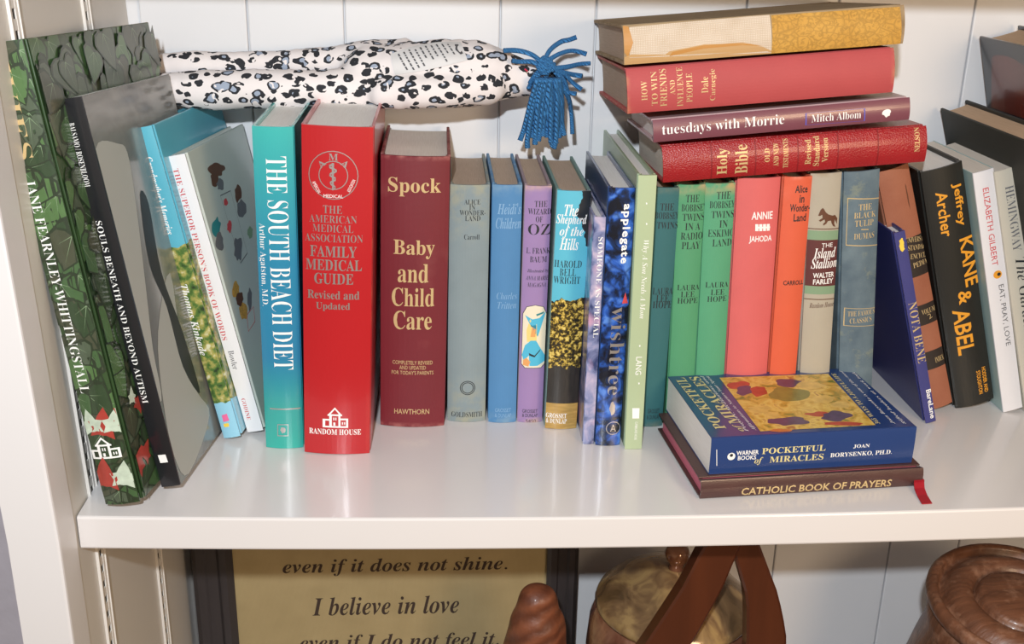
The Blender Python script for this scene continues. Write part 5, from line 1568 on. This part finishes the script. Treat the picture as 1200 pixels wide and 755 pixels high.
# crossed bent wooden strips
def strip(path, root, mtl):
    """path: (x of left edge, x of right edge, z) ; about 1.2 cm deep"""
    bm = bmesh.new(); rings = []
    for xa, xb, z, y in path:
        rings.append([(xa, y, z), (xa+.002, y-.0015, z), (xb-.002, y-.0015, z), (xb, y, z), (xb, y+.013, z), (xa, y+.013, z)])
    loft(bm, rings); bmesh.ops.recalc_face_normals(bm, faces=bm.faces[:]); lowkid(obj('wooden_strip', bm, mtl), root)
M_ARCH = mat('reddish_brown_wood', '4a2214', .32, .3, fn=woodfn('38180c', '5e2e18', 30, (1, 1, .15), .12))
st = empty('wooden_easel', (.23, .745, Z0)); tag(st, 'dark reddish wooden stand of two bent strips meeting at the top, before the jar', 'stand')
Lp, Rp = [], []
for i in range(25):
    z = -.045-(.355)*i/24; s = (-.045-z)/.355
    xl = .2165-.10*s-.10*s*(1-s)*.9+.012*math.sin(s*3)
    q = lambda zz, pts: next((a[1]+(b[1]-a[1])*(zz-a[0])/(b[0]-a[0]) for a, b in zip(pts, pts[1:]) if b[0] <= zz <= a[0]), pts[-1][1])
    lx0 = q(z, [(0, .243), (-.0824, .2033), (-.1212, .1886), (-.172, .1629), (-.25, .120), (-.41, .060)])
    lx1 = q(z, [(0, .262), (-.0845, .2324), (-.1219, .2216), (-.1725, .2014), (-.25, .160), (-.41, .100)])
    rx0 = q(z, [(0, .205), (-.05, .218), (-.0907, .2305), (-.1402, .2475), (-.1738, .2507), (-.25, .256), (-.41, .262)])
    rx1 = q(z, [(0, .226), (-.05, .238), (-.081, .2494), (-.1383, .2739), (-.1747, .2841), (-.25, .292), (-.41, .298)])
    Lp.append((lx0, lx1, z, .738)); Rp.append((rx0, rx1, z, .7535))
strip(Lp, st, M_ARCH); strip(Rp, st, M_ARCH)

# carved wooden figure, only its rounded top shows
def knotty(t):
    w = t.wave(24, 'Z', 5, 4, t.map((1, 1, 1), rot=(.3, .5, 0)), ds=1.4)
    t.color(t.mix(t.math('ADD', t.math('MULTIPLY', w, .45), t.math('MULTIPLY', t.noise(70, 4), .5)), '4a2416', '8a5034')); t.bump(t.math('ADD', w, t.math('MULTIPLY', t.noise(180, 4), .8)), .5, .0015)
bm = bmesh.new(); cx, cy = .0795, .785; rings = []
prof = [(.028, -.3998), (.036, -.36), (.040, -.28), (.034, -.235), (.0275, -.21), (.0262, -.20), (.0245, -.186), (.0225, -.176), (.0185, -.170), (.0170, -.162), (.0160, -.155), (.0125, -.150), (.0070, -.1475), (.0015, -.1468)]
seg = 40
for r0, z in prof:
    ring = []
    for k in range(seg):
        a = 2*math.pi*k/seg; p = Vector((math.cos(a)*r0*1.0, math.sin(a)*r0*.9, z))
        r1 = 1+.12*noise.noise(Vector((p.x*50, p.y*50, z*45)))
        ring.append((cx+p.x*r1-.25*(.0+z+.175)*0, cy+p.y*r1, z))
    rings.append(ring)
loft(bm, rings); 
co = obj('carved_figure', bm, mat('carved_brown_wood', '6a3820', .5, .1, fn=knotty), smooth=True)
md = co.modifiers.new('sub', 'SUBSURF'); md.levels = 1; md.render_levels = 2
tag(co, 'carved brown wooden figure with a rounded grooved top, in front of the framed verse', 'carving')

# round turned-wood box at the right
def turned(t):
    v = t.map((1, 1, 1), loc=(-.475, -.745, 0)); g = t.noise(26, 5, t.map((1, 6, 1)), 1.0)
    c = t.mix(g, '2e1c14', '8a5a40')
    t.color(t.mix(t.math('MULTIPLY', t.math('SUBTRACT', t.math('MULTIPLY', t.noise(55, 6, rough=.7), 6), 3.1, True), .6), c, 'a07860'))
    t.bump(t.noise(70, 5, t.map((1, 6, 1))), .5, .001)
M_DRUM = mat('worn_turned_wood', '6a4030', .42, .15, fn=turned)
DX, DY, DZ = .4750, .745, -.1460
dr = empty('turned_wood_box', (DX, DY, Z0)); tag(dr, 'round dark brown turned-wood box with a ringed lid, at the lower right edge', 'box')
tilt = Matrix.Translation((DX, DY, DZ)) @ Matrix.Rotation(R(8), 4, 'X')
bm = bmesh.new(); lathe(bm, [(.064, -.014), (.066, -.010), (.0715, -.009), (.0742, -.004), (.0742, .001), (.0715, .0048), (.0675, .0050), (.0655, .0030), (.0645, -.0025), (.0620, -.0040), (.0595, .0000), (.0550, .0050), (.049, .0075), (.043, .0072), (.0385, .0040), (.0370, -.001), (.0352, -.001), (.0345, .0045), (.031, .0078), (.015, .0085), (.0, .0088)][:-1]+[(.001, .0088)], 72)
bmesh.ops.transform(bm, matrix=tilt, verts=bm.verts[:]); lowkid(obj('box_lid', bm, M_DRUM, smooth=True), dr)
bm = bmesh.new(); rings = []
for k, (r0, s) in enumerate([(.0665, 0), (.071, .05), (.070, .08), (.078, .2), (.092, .45), (.100, .7), (.096, .9), (.080, 1)]):
    c = Vector((DX, DY, DZ-.012+.002))*(1-s)+Vector((DX, DY, Z0))*s
    rings.append([(c.x+r0*math.cos(a), c.y+r0*math.sin(a)*.99, c.z+(1-s)*r0*math.sin(a)*math.tan(R(8))) for a in (2*math.pi*i/64 for i in range(64))])
loft(bm, rings); bmesh.ops.recalc_face_normals(bm, faces=bm.faces[:]); lowkid(obj('box_body', bm, M_DRUM, smooth=True), dr)
